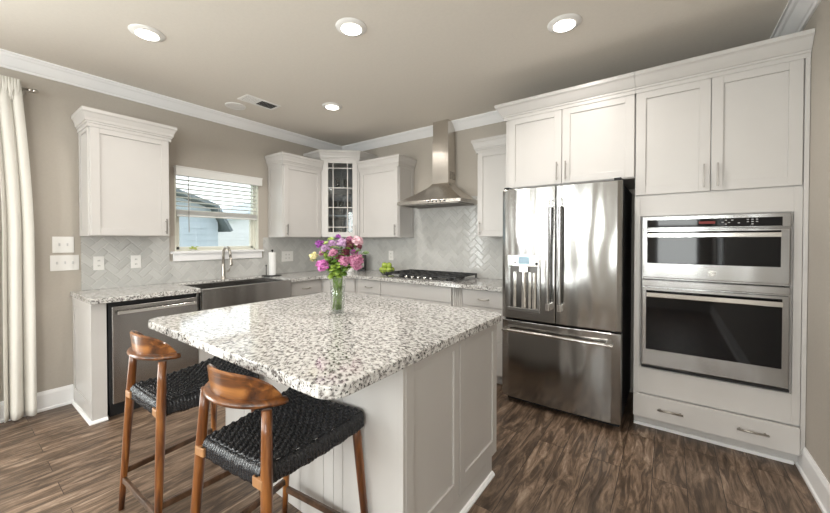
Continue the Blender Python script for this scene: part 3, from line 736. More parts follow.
# ------------------------------------------------------------------ base cabinets: left run
XB = 0.585
def base(label, loc, rz, w, drawers, doors, depth=0.58, name='base_cabinet', matn='cab', dmatn=None):
    root = thing(name, label, 'cabinet', (loc[0], loc[1], 0), rz)
    MB().box(0, w, 0, depth, 0.10, 0.872).box(0, w, 0.07, depth, 0, 0.10).build('cabinet_body', matn, root, bevel=0.001)
    for (a, c_, z0, z1, pull) in drawers:
        dr = slab(root, a, c_, z0, z1)
        if pull: bow_pull(dr, (a+c_)/2, 0.11, (z0+z1)/2-0.005, -0.02, 'nickel')
    for (a, c_, z0, z1, hx) in doors:
        dr = door(root, a, c_, z0, z1)
        if hx is not None: bar_pull(dr, hx, z1-0.17, z1-0.03, -0.02)
    return root
ep = thing('end_panel', 'cream panelled cabinet end left of the dishwasher', 'cabinet', (XB, -2.935, 0), RZL)
MB().box(0, 0.082, -0.0, XB-0.003, 0.0, 0.872).build('cabinet_body', 'cab', ep, bevel=0.002)
fr = 0.05
MB().box(-0.006, 0, 0.0, 0.085, 0, 0.872).box(-0.006, 0, XB-0.055, XB-0.003, 0, 0.872).box(-0.006, 0, .085, XB-0.055, 0.805, 0.872).box(-0.006, 0, .085, XB-0.055, 0, 0.13).build('side_panel', 'cab', ep, bevel=0.0015)
MB().sweep([(-0.006, XB-0.028), (-0.006, 0.0), (0.082, 0.0)], [(0, 0), (0.016, 0), (0.016, 0.008), (0.006, 0.022), (0, 0.022)], side=-1).build('shoe_moulding', 'trim', ep)

dwsh = thing('dishwasher', 'stainless dishwasher with bar handle left of the sink', 'dishwasher', (XB, -2.843, 0), RZL)
wD = 0.598
MB().box(0.0, wD, 0.0, 0.56, 0.10, 0.862).box(0, wD, -0.01, 0.0, 0.845, 0.868).build('tub', 'dark', dwsh)
MB().box(0.01, wD-0.008, 0.03, 0.5, 0.0, 0.10).build('toe_kick', 'dark', dwsh)
dd_ = MB().box(0.012, wD-0.004, -0.045, -0.001, 0.115, 0.838).build('door', 'steeld', dwsh, bevel=0.004)
m = MB().box(0.035, wD-0.03, -0.088, -0.074, 0.780, 0.806)
for x in (0.06, wD-0.08): m.box(x, x+0.02, -0.076, -0.045, 0.784, 0.802)
m.build('handle', 'chrome', dd_, bevel=0.003)

sk = thing('sink_cabinet', 'cream sink cabinet below the stainless apron sink', 'cabinet', (XB, -2.241, 0), RZL)
MB().box(0, 0.912, 0, 0.58, 0.10, 0.660).box(0, 0.912, 0.07, 0.58, 0, 0.10).box(0, 0.006, 0, 0.58, 0.66, 0.872).box(0.906, 0.912, 0, 0.58, 0.66, 0.872).build('cabinet_body', 'cab', sk)
for a, c_, hx_ in ((0.006, 0.452, 0.42), (0.460, 0.906, 0.49)): dr = door(sk, a, c_, 0.11, 0.655); bar_pull(dr, hx_, 0.485, 0.625, -0.02)
base('cream base cabinet right of the apron sink', (XB, -1.327), RZL, 0.448, [(0.004, 0.446, 0.715, 0.866, True)], [(0.004, 0.446, 0.11, 0.708, 0.04)])
# diagonal corner base
q0 = Vector((XB, -0.876)); q1 = Vector((0.911, -XB)); ql = (q1-q0).length; qa = math.atan2(q1.y-q0.y, q1.x-q0.x)
cb_ = thing('corner_base_cabinet', 'cream diagonal base cabinet in the room corner behind the flowers', 'cabinet', (q0.x, q0.y, 0), qa)
Rq = Matrix.Rotation(-qa, 2)
def tq(x, y): v = Rq @ (Vector((x, y))-q0); return (v.x, v.y)
MB().prism([tq(*q0), tq(*q1), tq(0.911, -0.004), tq(0.004, -0.004), tq(0.004, -0.876)], 0.10, 0.872).build('cabinet_body', 'cab', cb_)
dr = slab(cb_, 0.035, ql-0.035, 0.715, 0.866); bow_pull(dr, ql/2, 0.11, 0.785, -0.02)
door(cb_, 0.035, ql-0.035, 0.11, 0.708)
YB = -0.585
base('cream drawer cabinet left of the cooktop', (0.913, YB), 0, 0.382, [(0.025, 0.380, 0.715, 0.866, True), (0.025, 0.380, 0.415, 0.708, True), (0.025, 0.380, 0.11, 0.408, True)], [])
base('wide cream base cabinet under the gas cooktop', (1.297, YB), 0, 0.927, [(0.004, 0.923, 0.715, 0.866, False)], [(0.004, 0.461, 0.11, 0.708, 0.43), (0.466, 0.923, 0.11, 0.708, 0.50)])
fl = thing('fluted_filler', 'narrow fluted filler post between the cooktop cabinet and the last drawer', 'cabinet', (2.226, YB, 0))
MB().box(0, 0.119, 0, 0.57, 0, 0.872).build('cabinet_body', 'cab', fl)
m = MB()
for k in range(5): m.cyl((0.020+k*0.020, -0.004, 0.02), (0.020+k*0.020, -0.004, 0.87), 0.007, seg=8)
m.build('fluting', 'isle', fl, smooth=True)
base('cream drawer cabinet beside the refrigerator', (2.347, YB), 0, 0.436, [(0.004, 0.432, 0.715, 0.866, True), (0.004, 0.432, 0.415, 0.708, True), (0.004, 0.432, 0.11, 0.408, True)], [])

# ------------------------------------------------------------------ worktop
CT0, CT1 = 0.876, 0.9143
poly = [(0.002, -2.955), (0.648, -2.955), (0.655, -2.948), (0.655, -2.236), (0.150, -2.236), (0.150, -1.335), (0.655, -1.335), (0.655, -0.905), (0.935, -0.655),
        (2.786, -0.655), (2.786, -0.010), (0.010, -0.010), (0.002, -0.010)]
o = MB().prism(poly, CT0, CT1).build('worktop', 'granite', bevel=0.004)
tag(o, 'speckled granite worktop running along the two walls', 'countertop')

# sink
sx0, sx1, sy0, sy1 = 0.155, 0.672, -2.231, -1.340
sn = thing('apron_sink', 'stainless apron front farmhouse sink under the window', 'sink', (0, 0, 0))
m = MB()
m.box(0.640, sx1, sy0, sy1, 0.680, 0.905)
m.box(sx0, 0.640, sy0, sy0+0.02, 0.68, 0.900).box(sx0, 0.640, sy1-0.02, sy1, 0.68, 0.900).box(sx0, sx0+0.02, sy0+.02, sy1-.02, 0.68, 0.900).box(sx0+.02, 0.640, sy0+.02, sy1-.02, 0.68, 0.69)
m.build('basin', 'steeld', sn, bevel=0.006)
MB().lathe([(0, 0), (0.045, 0), (0.045, 0.004), (0.030, 0.004), (0.0, 0.001)], (0.38, -1.78, 0.69), 24).build('drain', 'chrome', sn, smooth=True)
# faucet
fx, fy = 0.085, -1.775
fc = thing('faucet', 'brushed nickel gooseneck kitchen faucet behind the sink', 'faucet', (fx, fy, CT1))
MB().lathe([(0.030, 0), (0.030, 0.006), (0.024, 0.012), (0.020, 0.05), (0.017, 0.16), (0.014, 0.17), (0.0, 0.17)], seg=24).build('faucet_base', 'nickel', fc, smooth=True)
pts = [(0, 0, 0.16), (0, 0, 0.26)] + [(0.075-0.075*math.cos(a), 0, 0.26+0.085*math.sin(a)) for a in [k*PI/14 for k in range(1, 14)]] + [(0.152, 0, 0.245)]
MB().tube(pts, 0.0135, 14).build('gooseneck_spout', 'nickel', fc, smooth=True)
MB().tube([(0.152, 0, 0.250), (0.160, 0, 0.215), (0.172, 0, 0.165), (0.175, 0, 0.155)], [0.012, 0.015, 0.018, 0.016], 14).build('spray_head', 'nickel', fc, smooth=True)
MB().tube([(0.0, 0.015, 0.075), (0.0, 0.055, 0.085), (0.0, 0.062, 0.088)], [0.010, 0.009, 0.007], 10).tube([(0.0, 0.058, 0.085), (0.005, 0.075, 0.135), (0.008, 0.082, 0.160)], [0.006, 0.005, 0.004], 10).build('faucet_handle', 'nickel', fc, smooth=True)

# paper towel
pt_ = thing('paper_towel_holder', 'black upright holder carrying the paper towel roll', 'paper towel holder', (0.20, -1.272, CT1+0.0005))
MB().box(-0.062, 0.062, -0.100, 0.080, 0, 0.010).build('holder_base', 'blackmetal', pt_, bevel=0.004)
MB().cyl((0, 0, 0.01), (0, 0, 0.290), 0.006).ball((0, 0, 0.298), 0.012).build('holder_post', 'blackmetal', pt_, smooth=True)
MB().cyl((0, -0.078, 0.01), (0, -0.078, 0.120), 0.004).ball((0, -0.078, 0.126), 0.008).build('tension_arm', 'blackmetal', pt_, smooth=True)
o = MB().lathe([(0.0065, 0.0), (0.050-0.012, 0.0), (0.040, 0.003), (0.040, 0.262), (0.038, 0.265), (0.0065, 0.265)], seg=32).build('paper_towel_roll', 'paper', smooth=False)
o.location = (0.20, -1.272, CT1+0.0115); tag(o, 'white paper towel roll standing beside the sink', 'paper towel')

# canister and an unidentified dark object, built as a small machine
cn = thing('ribbed_canister', 'white ribbed ceramic canister behind the flowers on the worktop', 'canister', (0.47, -0.30, CT1+0.0005))
m = MB()
def rib(u, v):
    a = u*2*PI; r = 0.062+0.004*abs(math.sin(a*8)); z = v*0.13
    return (r*math.cos(a), r*math.sin(a), z)
m.grid(rib, 96, 2); m.lathe([(0, 0), (0.058, 0), (0.058, 0.13), (0, 0.13)], seg=24)
m.build('canister_body', 'ceramic', cn, smooth=True)
MB().lathe([(0, 0.130), (0.062, 0.130), (0.062, 0.142), (0.02, 0.150), (0.012, 0.165), (0, 0.168)], seg=24).build('lid', 'ceramic', cn, smooth=True)
sp_ = thing('dark_machine', 'small dark appliance in the room corner behind the flowers', 'appliance', (0.585, -0.19, CT1+0.0005), math.radians(35))
MB().box(-0.055, 0.055, -0.05, 0.07, 0.0, 0.03).box(-0.055, 0.055, 0.02, 0.07, 0.03, 0.18).box(-0.055, 0.055, -0.06, 0.07, 0.15, 0.22).build('machine_body', 'iron', sp_, bevel=0.008)
MB().lathe([(0, 0), (0.032, 0), (0.038, 0.05), (0.035, 0.09), (0.03, 0.09), (0, 0.01)], (0, -0.02, 0.031), 20).build('jug', 'chrome', sp_, smooth=True)

# ------------------------------------------------------------------ cooktop
ck = thing('gas_cooktop', 'stainless gas cooktop with black cast iron grates under the hood', 'cooktop', (1.80, -0.335, CT1+0.0005))
cw, cdp = 0.457, 0.262
MB().box(-cw, cw, -cdp, cdp, 0, 0.010).build('cooktop_plate', 'steel', ck, bevel=0.004)
def burner(x, y, r):
    MB().lathe([(0, 0.010), (r+0.012, 0.010), (r+0.010, 0.018), (r, 0.020), (r, 0.028), (r*0.9, 0.032), (0, 0.034)], (x, y, 0), 20).build('burner', 'iron', ck, smooth=True)
for x, y, r in ((-0.31, 0.12, 0.036), (-0.31, -0.12, 0.030), (0, 0.03, 0.052), (0.31, 0.12, 0.036), (0.31, -0.10, 0.030)): burner(x, y, r)
for gx in (-0.305, 0.0, 0.305):
    m = MB(); w_ = 0.146; z0, z1 = 0.040, 0.056
    for y in (-0.235, 0.235): m.box(gx-w_, gx+w_, y-0.007, y+0.007, z0, z1)
    for x in (-w_, w_): m.box(gx+x-0.007 if x > 0 else gx+x, gx+x if x > 0 else gx+x+0.007, -0.235, 0.235, z0, z1)
    for y in (-0.12, 0.0, 0.12): m.box(gx-w_, gx+w_, y-0.006, y+0.006, z0, z1)
    for x in (-0.05, 0.05): m.box(gx+x-0.006, gx+x+0.006, -0.235, 0.235, z0, z1)
    for x in (-w_+0.008, w_-0.008):
        for y in (-0.228, 0.228): m.box(gx+x-0.008, gx+x+0.008, y-0.008, y+0.008, 0.010, z0)
    m.build('grate', 'iron', ck, bevel=0.002)
for k in range(5):
    MB().lathe([(0, 0.010), (0.020, 0.010), (0.019, 0.030), (0.016, 0.034), (0, 0.034)], (-0.16+k*0.08, -0.205-0.03, 0), 18).build('knob', 'chrome', ck, smooth=True)

# ------------------------------------------------------------------ range hood
hx0, hx1 = 1.400, 2.232; hcx = 1.828
hd = thing('range_hood', 'stainless chimney range hood over the cooktop', 'range hood', (hcx, -0.012, 1.732))
a0, a1 = hx0-hcx, hx1-hcx
HY = -0.425
MB().box(a0, a1, HY, 0, 0.0, 0.036).build('canopy_rim', 'steelh', hd, bevel=0.002)
m = MB()
nz_ = 10; rings = []
for k in range(nz_+1):
    t = k/nz_; s_ = (1-t)**1.25
    cxa, cxb, cy = -0.108+(a0+0.108)*s_, 0.108+(a1-0.108)*s_, -0.172+(HY+0.172)*s_
    rings.append([m.bm.verts.new(p) for p in ((cxa, cy, 0.036+0.215*t), (cxb, cy, 0.036+0.215*t), (cxb, 0, 0.036+0.215*t), (cxa, 0, 0.036+0.215*t))])
for k in range(nz_):
    for q in range(4): m.bm.faces.new([rings[k][q], rings[k][(q+1)%4], rings[k+1][(q+1)%4], rings[k+1][q]])
m.bm.faces.new(rings[0][::-1]); m.bm.faces.new(rings[-1])
m.build('canopy', 'steelh', hd)
MB().box(-0.106, 0.106, -0.170, 0, 0.250, 0.74).build('chimney', 'steelh', hd, bevel=0.002)
MB().box(-0.101, 0.101, -0.165, 0, 0.74, H-1.732-0.001).build('chimney_extension', 'steelh', hd, bevel=0.002)
m = MB()
for z in (0.30, 0.315, 0.33, 0.345, 0.36, 0.375):
    for y in (-0.13, -0.09, -0.05): m.box(0.1058, 0.1072, y, y+0.026, z, z+0.006)
m.build('vent_slots', 'dark', hd)
m = MB()
for k in range(3):
    x = a0+0.04+k*0.253; m.box(x, x+0.243, HY+0.03, -0.03, -0.008, -0.001)
    for j in range(9): m.box(x+0.012+j*0.025, x+0.020+j*0.025, HY+0.05, -0.05, -0.011, -0.008)
m.build('filter', 'pull', hd)
m = MB()
for k in range(5): m.box(0.0+k*0.05, 0.022+k*0.05, HY-0.0015, HY, 0.010, 0.026)
m.build('control_buttons', 'markdark', hd)

# ------------------------------------------------------------------ apples in bowl
bw = thing('fruit_bowl', 'shallow dark wire bowl holding the green apples', 'bowl', (1.27, -0.19, CT1+0.0005))
# (moved beside the cooktop, against the tile)
bw.location = (1.16, -0.335, CT1+0.0005)
m = MB()
for z, r in ((0.004, 0.055), (0.030, 0.082), (0.052, 0.098)):
    m.tube([(r*math.cos(k*PI/16), r*math.sin(k*PI/16), z) for k in range(33)], 0.0025, 6)
for k in range(14):
    a = 2*PI*k/14; m.tube([(r*math.cos(a), r*math.sin(a), z) for z, r in ((0.004, 0.055), (0.030, 0.083), (0.054, 0.098))], 0.002, 6)
m.build('bowl_wire', 'soil', bw, smooth=True)
MB().lathe([(0, 0.003), (0.053, 0.003), (0.053, 0.008), (0, 0.008)], seg=20).build('bowl_base', 'soil', bw)
ap0 = None
spots = [(-0.052, -0.028, 0.055), (0.052, -0.030, 0.056), (0.0, -0.060, 0.054), (0.035, 0.045, 0.056), (-0.038, 0.045, 0.056), (-0.03, -0.008, 0.112), (0.036, -0.004, 0.112), (0.0, 0.0, 0.052)]
albl = ['green apple low on the left of the bowl', 'green apple low on the right of the bowl', 'green apple at the front of the bowl', 'green apple at the back right of the bowl',
        'green apple at the back left of the bowl', 'green apple on top of the pile at left', 'green apple on top of the pile at right', 'green apple in the middle under the top ones']
for (x, y, z), lb in zip(spots, albl):
    if ap0 is None:
        ap0 = MB().lathe([(0.004, -0.030), (0.018, -0.035), (0.031, -0.020), (0.037, 0.004), (0.033, 0.022), (0.018, 0.033), (0.006, 0.030), (0.001, 0.024)], seg=20).build('green_apple', 'apple', smooth=True)
        MB().tube([(0, 0, 0.024), (0.003, 0, 0.036), (0.007, 0, 0.043)], 0.0014, 6).build('apple_stem', 'stoold', ap0)
        c = ap0
    else: c = copy_tree(ap0)
    c.location = (1.16+x, -0.335+y, CT1+z); c.rotation_euler = (random.uniform(-.3, .3), random.uniform(-.3, .3), random.uniform(0, 6)); tag(c, lb, 'apple', 'green apples in the bowl')

# ------------------------------------------------------------------ switches and outlets
def plate(label, kind, loc, rz, w, h, n):
    r = thing('light_switch' if kind == 's' else 'wall_outlet', label, 'switch' if kind == 's' else 'outlet', loc, rz)
    MB().box(-w/2, w/2, -0.006, 0, -h/2, h/2).build('cover_plate', 'plate', r, bevel=0.002)
    for k in range(n):
        x = (k-(n-1)/2)*0.046
        if kind == 's':
            MB().box(x-0.005, x+0.005, -0.014, -0.006, -0.010, 0.012).build('toggle', 'mark', r, bevel=0.002)
        else:
            m = MB()
            for z in (-0.022, 0.022): m.box(x-0.007, x-0.004, -0.0068, -0.0058, z-0.006, z+0.006).box(x+0.004, x+0.007, -0.0068, -0.0058, z-0.006, z+0.006)
            m.build('sockets', 'markdark', r)
    return r
plate('white two gang light switch plate, the upper one beside the curtain', 's', (0.0005, -2.990, 1.297), RZL, 0.125, 0.130, 2)
plate('white three gang light switch plate below the two gang plate', 's', (0.0005, -2.982, 1.150), RZL, 0.168, 0.125, 3)
plate('white wall outlet under the lone cabinet, nearer the switches', 'o', (0.0095, -2.775, 1.137), RZL, 0.072, 0.118, 1)
plate('white wall outlet under the lone cabinet, nearer the window', 'o', (0.0095, -2.517, 1.137), RZL, 0.075, 0.118, 1)
plate('white double wall outlet right of the paper towel roll', 'o', (0.0095, -0.945, 1.127), RZL, 0.165, 0.130, 2)
plate('white wall outlet on the tile right of the flowers', 'o', (0.463, -0.0095, 1.118), 0, 0.085, 0.125, 1)
plate('white wall outlet on the tile above the apples', 'o', (0.955, -0.0095, 1.130), 0, 0.080, 0.125, 1)

# ------------------------------------------------------------------ ceiling fittings
def can(x, y, label, power=12):
    r = thing('ceiling_light', label, 'ceiling light', (x, y, H-0.0005), group=None)
    MB().lathe([(0.060, -0.014), (0.075, -0.012), (0.098, -0.003), (0.100, 0.0), (0.060, 0.0)], seg=40).build('trim_ring', 'lampw', r, smooth=True)
    MB().lathe([(0.0, -0.0150), (0.064, -0.0150), (0.064, -0.0145), (0.0, -0.0145)], seg=40).build('lens', 'glow', r)
    l = bpy.data.lights.new('lamp_light', 'AREA'); l.shape = 'DISK'; l.size = 0.12; l.energy = power; l.color = (1.0, 0.94, 0.87); l.spread = math.radians(150)
    lo_ = bpy.data.objects.new('lamp_light', l); COL.objects.link(lo_); lo_.parent = r; lo_.location = (0, 0, -0.018)
can(1.164, -2.757, 'round recessed ceiling light at the far left, nearest the curtain')
can(2.292, -2.004, 'round recessed ceiling light above the island')
can(3.40, -1.236, 'round recessed ceiling light in front of the refrigerator')
can(1.169, -1.198, 'small looking recessed ceiling light nearest the room corner')
can(3.3, -4.6, 'recessed ceiling light behind the camera on the right'); can(1.6, -5.2, 'recessed ceiling light behind the camera on the left')
r = thing('ceiling_speaker', 'unlit round white ceiling speaker between the vent and the crown moulding', 'speaker', (0.385, -1.785, H-0.0005))
MB().lathe([(0.0, -0.006), (0.070, -0.006), (0.074, -0.004), (0.076, -0.010), (0.094, -0.008), (0.098, 0), (0, 0)], seg=40).build('speaker_grille', 'lampw', r, smooth=True)
vt = thing('ceiling_vent', 'white rectangular louvred vent on the ceiling near the sink', 'vent', (0.672, -1.69, H-0.0005))
MB().box(-0.088, 0.088, -0.178, -0.160, -0.008, 0).box(-0.088, 0.088, 0.160, 0.178, -0.008, 0).box(-0.088, -0.066, -0.16, 0.16, -0.008, 0).box(0.066, 0.088, -0.16, 0.16, -0.008, 0).build('vent_frame', 'lampw', vt, bevel=0.002)
MB().box(-0.066, 0.066, -0.16, 0.16, -0.002, -0.0005).build('vent_backing', 'dark', vt)
m = MB()
for k in range(16):
    y = -0.15+k*0.02; s_ = -1 if k < 8 else 1
    m.hexa([(-0.066, y-0.006, -0.008), (0.066, y-0.006, -0.008), (0.066, y-0.004, -0.008), (-0.066, y-0.004, -0.008), (-0.066, y-0.006+s_*0.009, -0.002), (0.066, y-0.006+s_*0.009, -0.002), (0.066, y-0.004+s_*0.009, -0.002), (-0.066, y-0.004+s_*0.009, -0.002)])
m.build('louvres', 'lampw', vt)

# ------------------------------------------------------------------ island
IX0, IX1, IY0, IY1 = 1.735, 3.140, -2.543, -1.690
isl = thing('kitchen_island', 'cream kitchen island base with panelled end and seating side', 'kitchen island', ((IX0+IX1)/2, (IY0+IY1)/2, 0))
ox, oy = (IX0+IX1)/2, (IY0+IY1)/2
hx, hy = (IX1-IX0)/2, (IY1-IY0)/2
# body with toe kick on the cabinet (far) side
MB().box(-hx+0.02, hx-0.02, -hy+0.012, hy-0.02, 0.102, 0.872).box(-hx+0.02, hx-0.02, -hy+0.012, hy-0.085, 0.0, 0.102).build('cabinet_body', 'isle', isl)
# seating side: flat panels with seams
m = MB(); xs = [1.735, 1.96, 2.177, 2.488, 2.666, 2.734, 2.795, 3.096]
for k in range(len(xs)-1): m.box(xs[k]-ox+0.0015, xs[k+1]-ox-0.0015, -hy, -hy+0.0118, 0.0, 0.872)
m.build('seating_side_panel', 'isle', isl, bevel=0.0015)
MB().box(hx-0.044, hx-0.024, -hy-0.004, -hy+0.0118, 0, 0.872).box(hx-0.022, hx-0.002, -hy-0.008, -hy+0.0118, 0, 0.872).build('corner_post', 'isle', isl, bevel=0.002)
# end facing the ovens: two tall shaker panels
for (a, c_) in ((-2.535, -2.114), (-2.108, -1.668)):
    e = MB(); th = 0.02; fr = 0.052
    x0, x1 = hx-th, hx; y0, y1 = a-oy, c_-oy; z0, z1 = 0.102, 0.868
    e.box(x0, x1, y0, y0+fr, z0, z1).box(x0, x1, y1-fr, y1, z0, z1).box(x0, x1, y0+fr, y1-fr, z0, z0+0.085).box(x0, x1, y0+fr, y1-fr, z1-fr, z1).box(x0, x1-0.009, y0+fr, y1-fr, z0+.085, z1-fr)
    e.build('end_panel', 'isle', isl, bevel=0.0018)
MB().box(hx-0.02, hx-0.001, -hy+0.008, hy-0.082+0.04, 0.0, 0.101).build('base_panel', 'isle', isl)
MB().sweep([(hx-0.001, hy-0.040), (hx-0.001, -hy+0.0)], [(0, 0), (0.018, 0), (0.018, 0.008), (0.008, 0.020), (0, 0.022)], side=-1 if False else 1).build('shoe_moulding', 'trim', isl)
# far side doors
for k in range(3):
    a = -hx+0.02+k*0.455; e = MB(); y = hy-0.02
    e.box(a+0.003, a+0.45, y, y+0.02, 0.105, 0.868); e.build('door', 'isle', isl, bevel=0.002)
def rounded(x0, x1, y0, y1, r, n=6):
    P = []
    for cx, cy, a in ((x1-r, y1-r, 0), (x0+r, y1-r, PI/2), (x0+r, y0+r, PI), (x1-r, y0+r, 1.5*PI)):
        for k in range(n+1): P.append((cx+r*math.cos(a+k*PI/2/n), cy+r*math.sin(a+k*PI/2/n)))
    return P
o = MB().prism(rounded(-0.745, 0.745, -0.645, 0.645, 0.075, 10), 0, 0.0405).build('island_worktop', 'granite', bevel=0.006, seg=3)
o.location = (2.440, -2.297, 0.8738); tag(o, 'large speckled granite slab on top of the kitchen island', 'countertop')

# ------------------------------------------------------------------ stools
def make_stool(label):
    r = thing('counter_stool', label, 'stool')
    SZ = 0.612
    def lerp(a, b_, t): return tuple(a[i]+(b_[i]-a[i])*t for i in range(3))
    bt = {-1: (-0.170, -0.192, 0.800), 1: (0.170, -0.192, 0.800)}
    bf = {-1: (-0.220, -0.235, 0.0), 1: (0.220, -0.235, 0.0)}
    ft = {-1: (-0.196, 0.205, SZ-0.004), 1: (0.196, 0.205, SZ-0.004)}
    ff = {-1: (-0.256, 0.222, 0.0), 1: (0.256, 0.222, 0.0)}
    for s_ in (-1, 1):
        P = [lerp(bf[s_], bt[s_], t) for t in (0, .2, .5, .74, .9, 1)]
        MB().tube(P, [0.012, 0.0145, 0.0175, 0.0185, 0.0170, 0.0160], 16).build('leg', 'stool', r, smooth=True)
        P = [lerp(ff[s_], ft[s_], t) for t in (0, .3, .6, .85, 1)]
        MB().tube(P, [0.012, 0.0145, 0.017, 0.018, 0.017], 16).build('leg', 'stool', r, smooth=True)
    # seat rails
    def at(p, q, z):
        t = z/q[2]; return lerp(p, q, t)
    zz = SZ-0.026
    BL, BR, FL, FR = at(bf[-1], bt[-1], zz), at(bf[1], bt[1], zz), at(ff[-1], ft[-1], zz), at(ff[1], ft[1], zz)
    def railbox(A, B, w, z0, z1, nm, mt, ext=0.0):
        A = Vector(A); B = Vector(B); d_ = (B-A).normalized(); A = A-d_*ext; B = B+d_*ext; n_ = Vector((-d_.y, d_.x, 0)).normalized()*w/2
        pts_ = [A-n_, B-n_, B+n_, A+n_]
        return MB().hexa([(p.x, p.y, p.z+z0) for p in pts_] + [(p.x, p.y, p.z+z1) for p in pts_]).build(nm, mt, r, bevel=0.003)
    for q in (-1, 1): railbox((q*0.146, -0.222, zz), (q*0.184, 0.190, zz), 0.022, -0.020, 0.012, 'seat_rail', 'seatwood')
    for q in (-1, 1): railbox((q*0.140, -0.212, zz), (q*0.188, -0.214, zz), 0.020, -0.020, 0.012, 'rail_joint', 'seatwood')
    railbox((-0.150, -0.182, zz), (0.150, -0.182, zz), 0.022, -0.020, 0.012, 'seat_rail', 'seatwood'); railbox((-0.186, 0.205, zz), (0.186, 0.205, zz), 0.022, -0.020, 0.010, 'seat_rail', 'seatwood')
    # stretchers
    for (A, B, z) in (((bf[-1], bt[-1]), (ff[-1], ft[-1]), 0.190), ((bf[1], bt[1]), (ff[1], ft[1]), 0.190), ((bf[-1], bt[-1]), (bf[1], bt[1]), 0.150), ((ff[-1], ft[-1]), (ff[1], ft[1]), 0.150)):
        railbox(at(*A, z), at(*B, z), 0.016, -0.014, 0.014, 'stretcher', 'stoold')
    # woven seat: over/under cords, wrapping over the rails
    wb, wf_, yb, yf = 0.158, 0.214, -0.196, 0.222
    NU, NV, SUB = 24, 22, 4
    def base_pt(s, t):
        y = yb + (yf-yb)*t; w = wb+(wf_-wb)*t; x = (2*s-1)*w
        sag = -0.020*(1-(2*s-1)**2)*(0.25+0.75*math.sin(PI*t)) - 0.006*math.sin(PI*t)
        lift = 0.010*t**3
        return x, y, SZ+0.012+sag+lift
    seat = MB()
    def top(u, v):
        x, y, z = base_pt(u, v)
        a = u*NU; b_ = v*NV; i, j = int(min(a, NU-1e-6)), int(min(b_, NV-1e-6)); fa, fb = a-i, b_-j
        over = (i//1+j) % 2
        hA = math.sin(PI*fa)**0.6 if 0 < fa < 1 else 0
        hB = math.sin(PI*fb)**0.6 if 0 < fb < 1 else 0
        hh = hA*hB*(0.011 if over else 0.0035)
        return (x, y, z+hh)
    seat.grid(top, NU*SUB, NV*SUB)
    # side skirts: half-round cord wraps
    def skirt(p0f, n_c):
        def fn(u, v):
            x, y, z, nx, ny = p0f(u); fa = (u*n_c) % 1.0
            bump = 0.0045*abs(math.sin(PI*fa)); ang_ = v*PI/2*1.0
            o_ = 0.012*math.sin(min(1, v*3)*PI/2)+bump*min(1, v*4)
            if v > 0.85: o_ -= (v-0.85)*0.10
            return (x+nx*o_, y+ny*o_, z-0.070*v+0.002*math.sin(u*37+v*3))
        seat.grid(fn, n_c*4, 10)
    skirt(lambda u: (*base_pt(0, u), -1, 0), 30); skirt(lambda u: (*base_pt(1, u), 1, 0), 30)
    skirt(lambda u: (*base_pt(u, 0), 0, -1), 26); skirt(lambda u: (*base_pt(u, 1), 0, 1), 26)
    seat.build('woven_seat', 'cord', r, smooth=True, solid=0.004)
    # curved back rail
    n = 25; pts_ = []; rad = []
    for k in range(n):
        t = -1+2*k/(n-1)
        x = 0.180*math.sin(t*1.40)/math.sin(1.40); y = -0.240+0.115*(1-math.cos(t*1.40))/(1-math.cos(1.40))
        pts_.append((x, y, 0.812)); rad.append(0.0200 if abs(t) < 0.97 else 0.0180)
    MB().tube(pts_, rad, 16, sy=0.62).build('back_rail', 'stoolh', r, smooth=True)
    # crescent backrest rising from the rail
    bk_ = MB(); n = 28; L = []
    for k in range(n+1):
        t = -0.97+1.94*k/n
        a = t*1.30
        x = 0.174*math.sin(a)/math.sin(1.40); y = -0.230+0.112*(1-math.cos(a))/(1-math.cos(1.40))
        h_ = 0.090*max(0.0, 1-abs(t)**3.2)**0.9
        nx, ny = math.sin(a), -math.cos(a)
        th = 0.0085
        z0 = 0.818
        lean = 0.012*h_/0.092
        col = [(x+nx*th, y+ny*th, z0), (x+nx*(th*0.8+lean), y+ny*(th*.8+lean), z0+h_*0.95+.001), (x+nx*lean, y+ny*lean, z0+h_+0.003), (x-nx*(th*0.8-lean), y-ny*(th*.8-lean), z0+h_*0.95+.001), (x-nx*th, y-ny*th, z0)]
        L.append([bk_.bm.verts.new(p) for p in col])
    for k in range(n):
        for q in range(4): bk_.bm.faces.new([L[k][q], L[k][q+1], L[k+1][q+1], L[k+1][q]])
        bk_.bm.faces.new([L[k][4], L[k][0], L[k+1][0], L[k+1][4]])
    bk_.bm.faces.new(L[0]); bk_.bm.faces.new(L[-1][::-1])
    bo_ = bk_.build('backrest', 'stoolh', r, smooth=True)
    es = bo_.modifiers.new('split', 'EDGE_SPLIT'); es.split_angle = math.radians(32)
    return r
M['cord'] = noisy('black_woven_cord', (0.018, 0.019, 0.022), 0.22, 160, 0.5, bump=0.3)
s2 = make_stool('brown wooden stool with black woven seat at the near corner of the island')
s2.location = (2.740, -2.806, 0); s2.rotation_euler = (0, 0, math.radians(6.0))
s1 = copy_tree(s2); s1.location = (1.976, -2.820, 0); s1.rotation_euler = (0, 0, math.radians(1.7))
tag(s1, 'brown wooden stool with black woven seat nearer the dishwasher', 'stool')
for s_ in (s1, s2): s_['group'] = 'counter stools at the island'

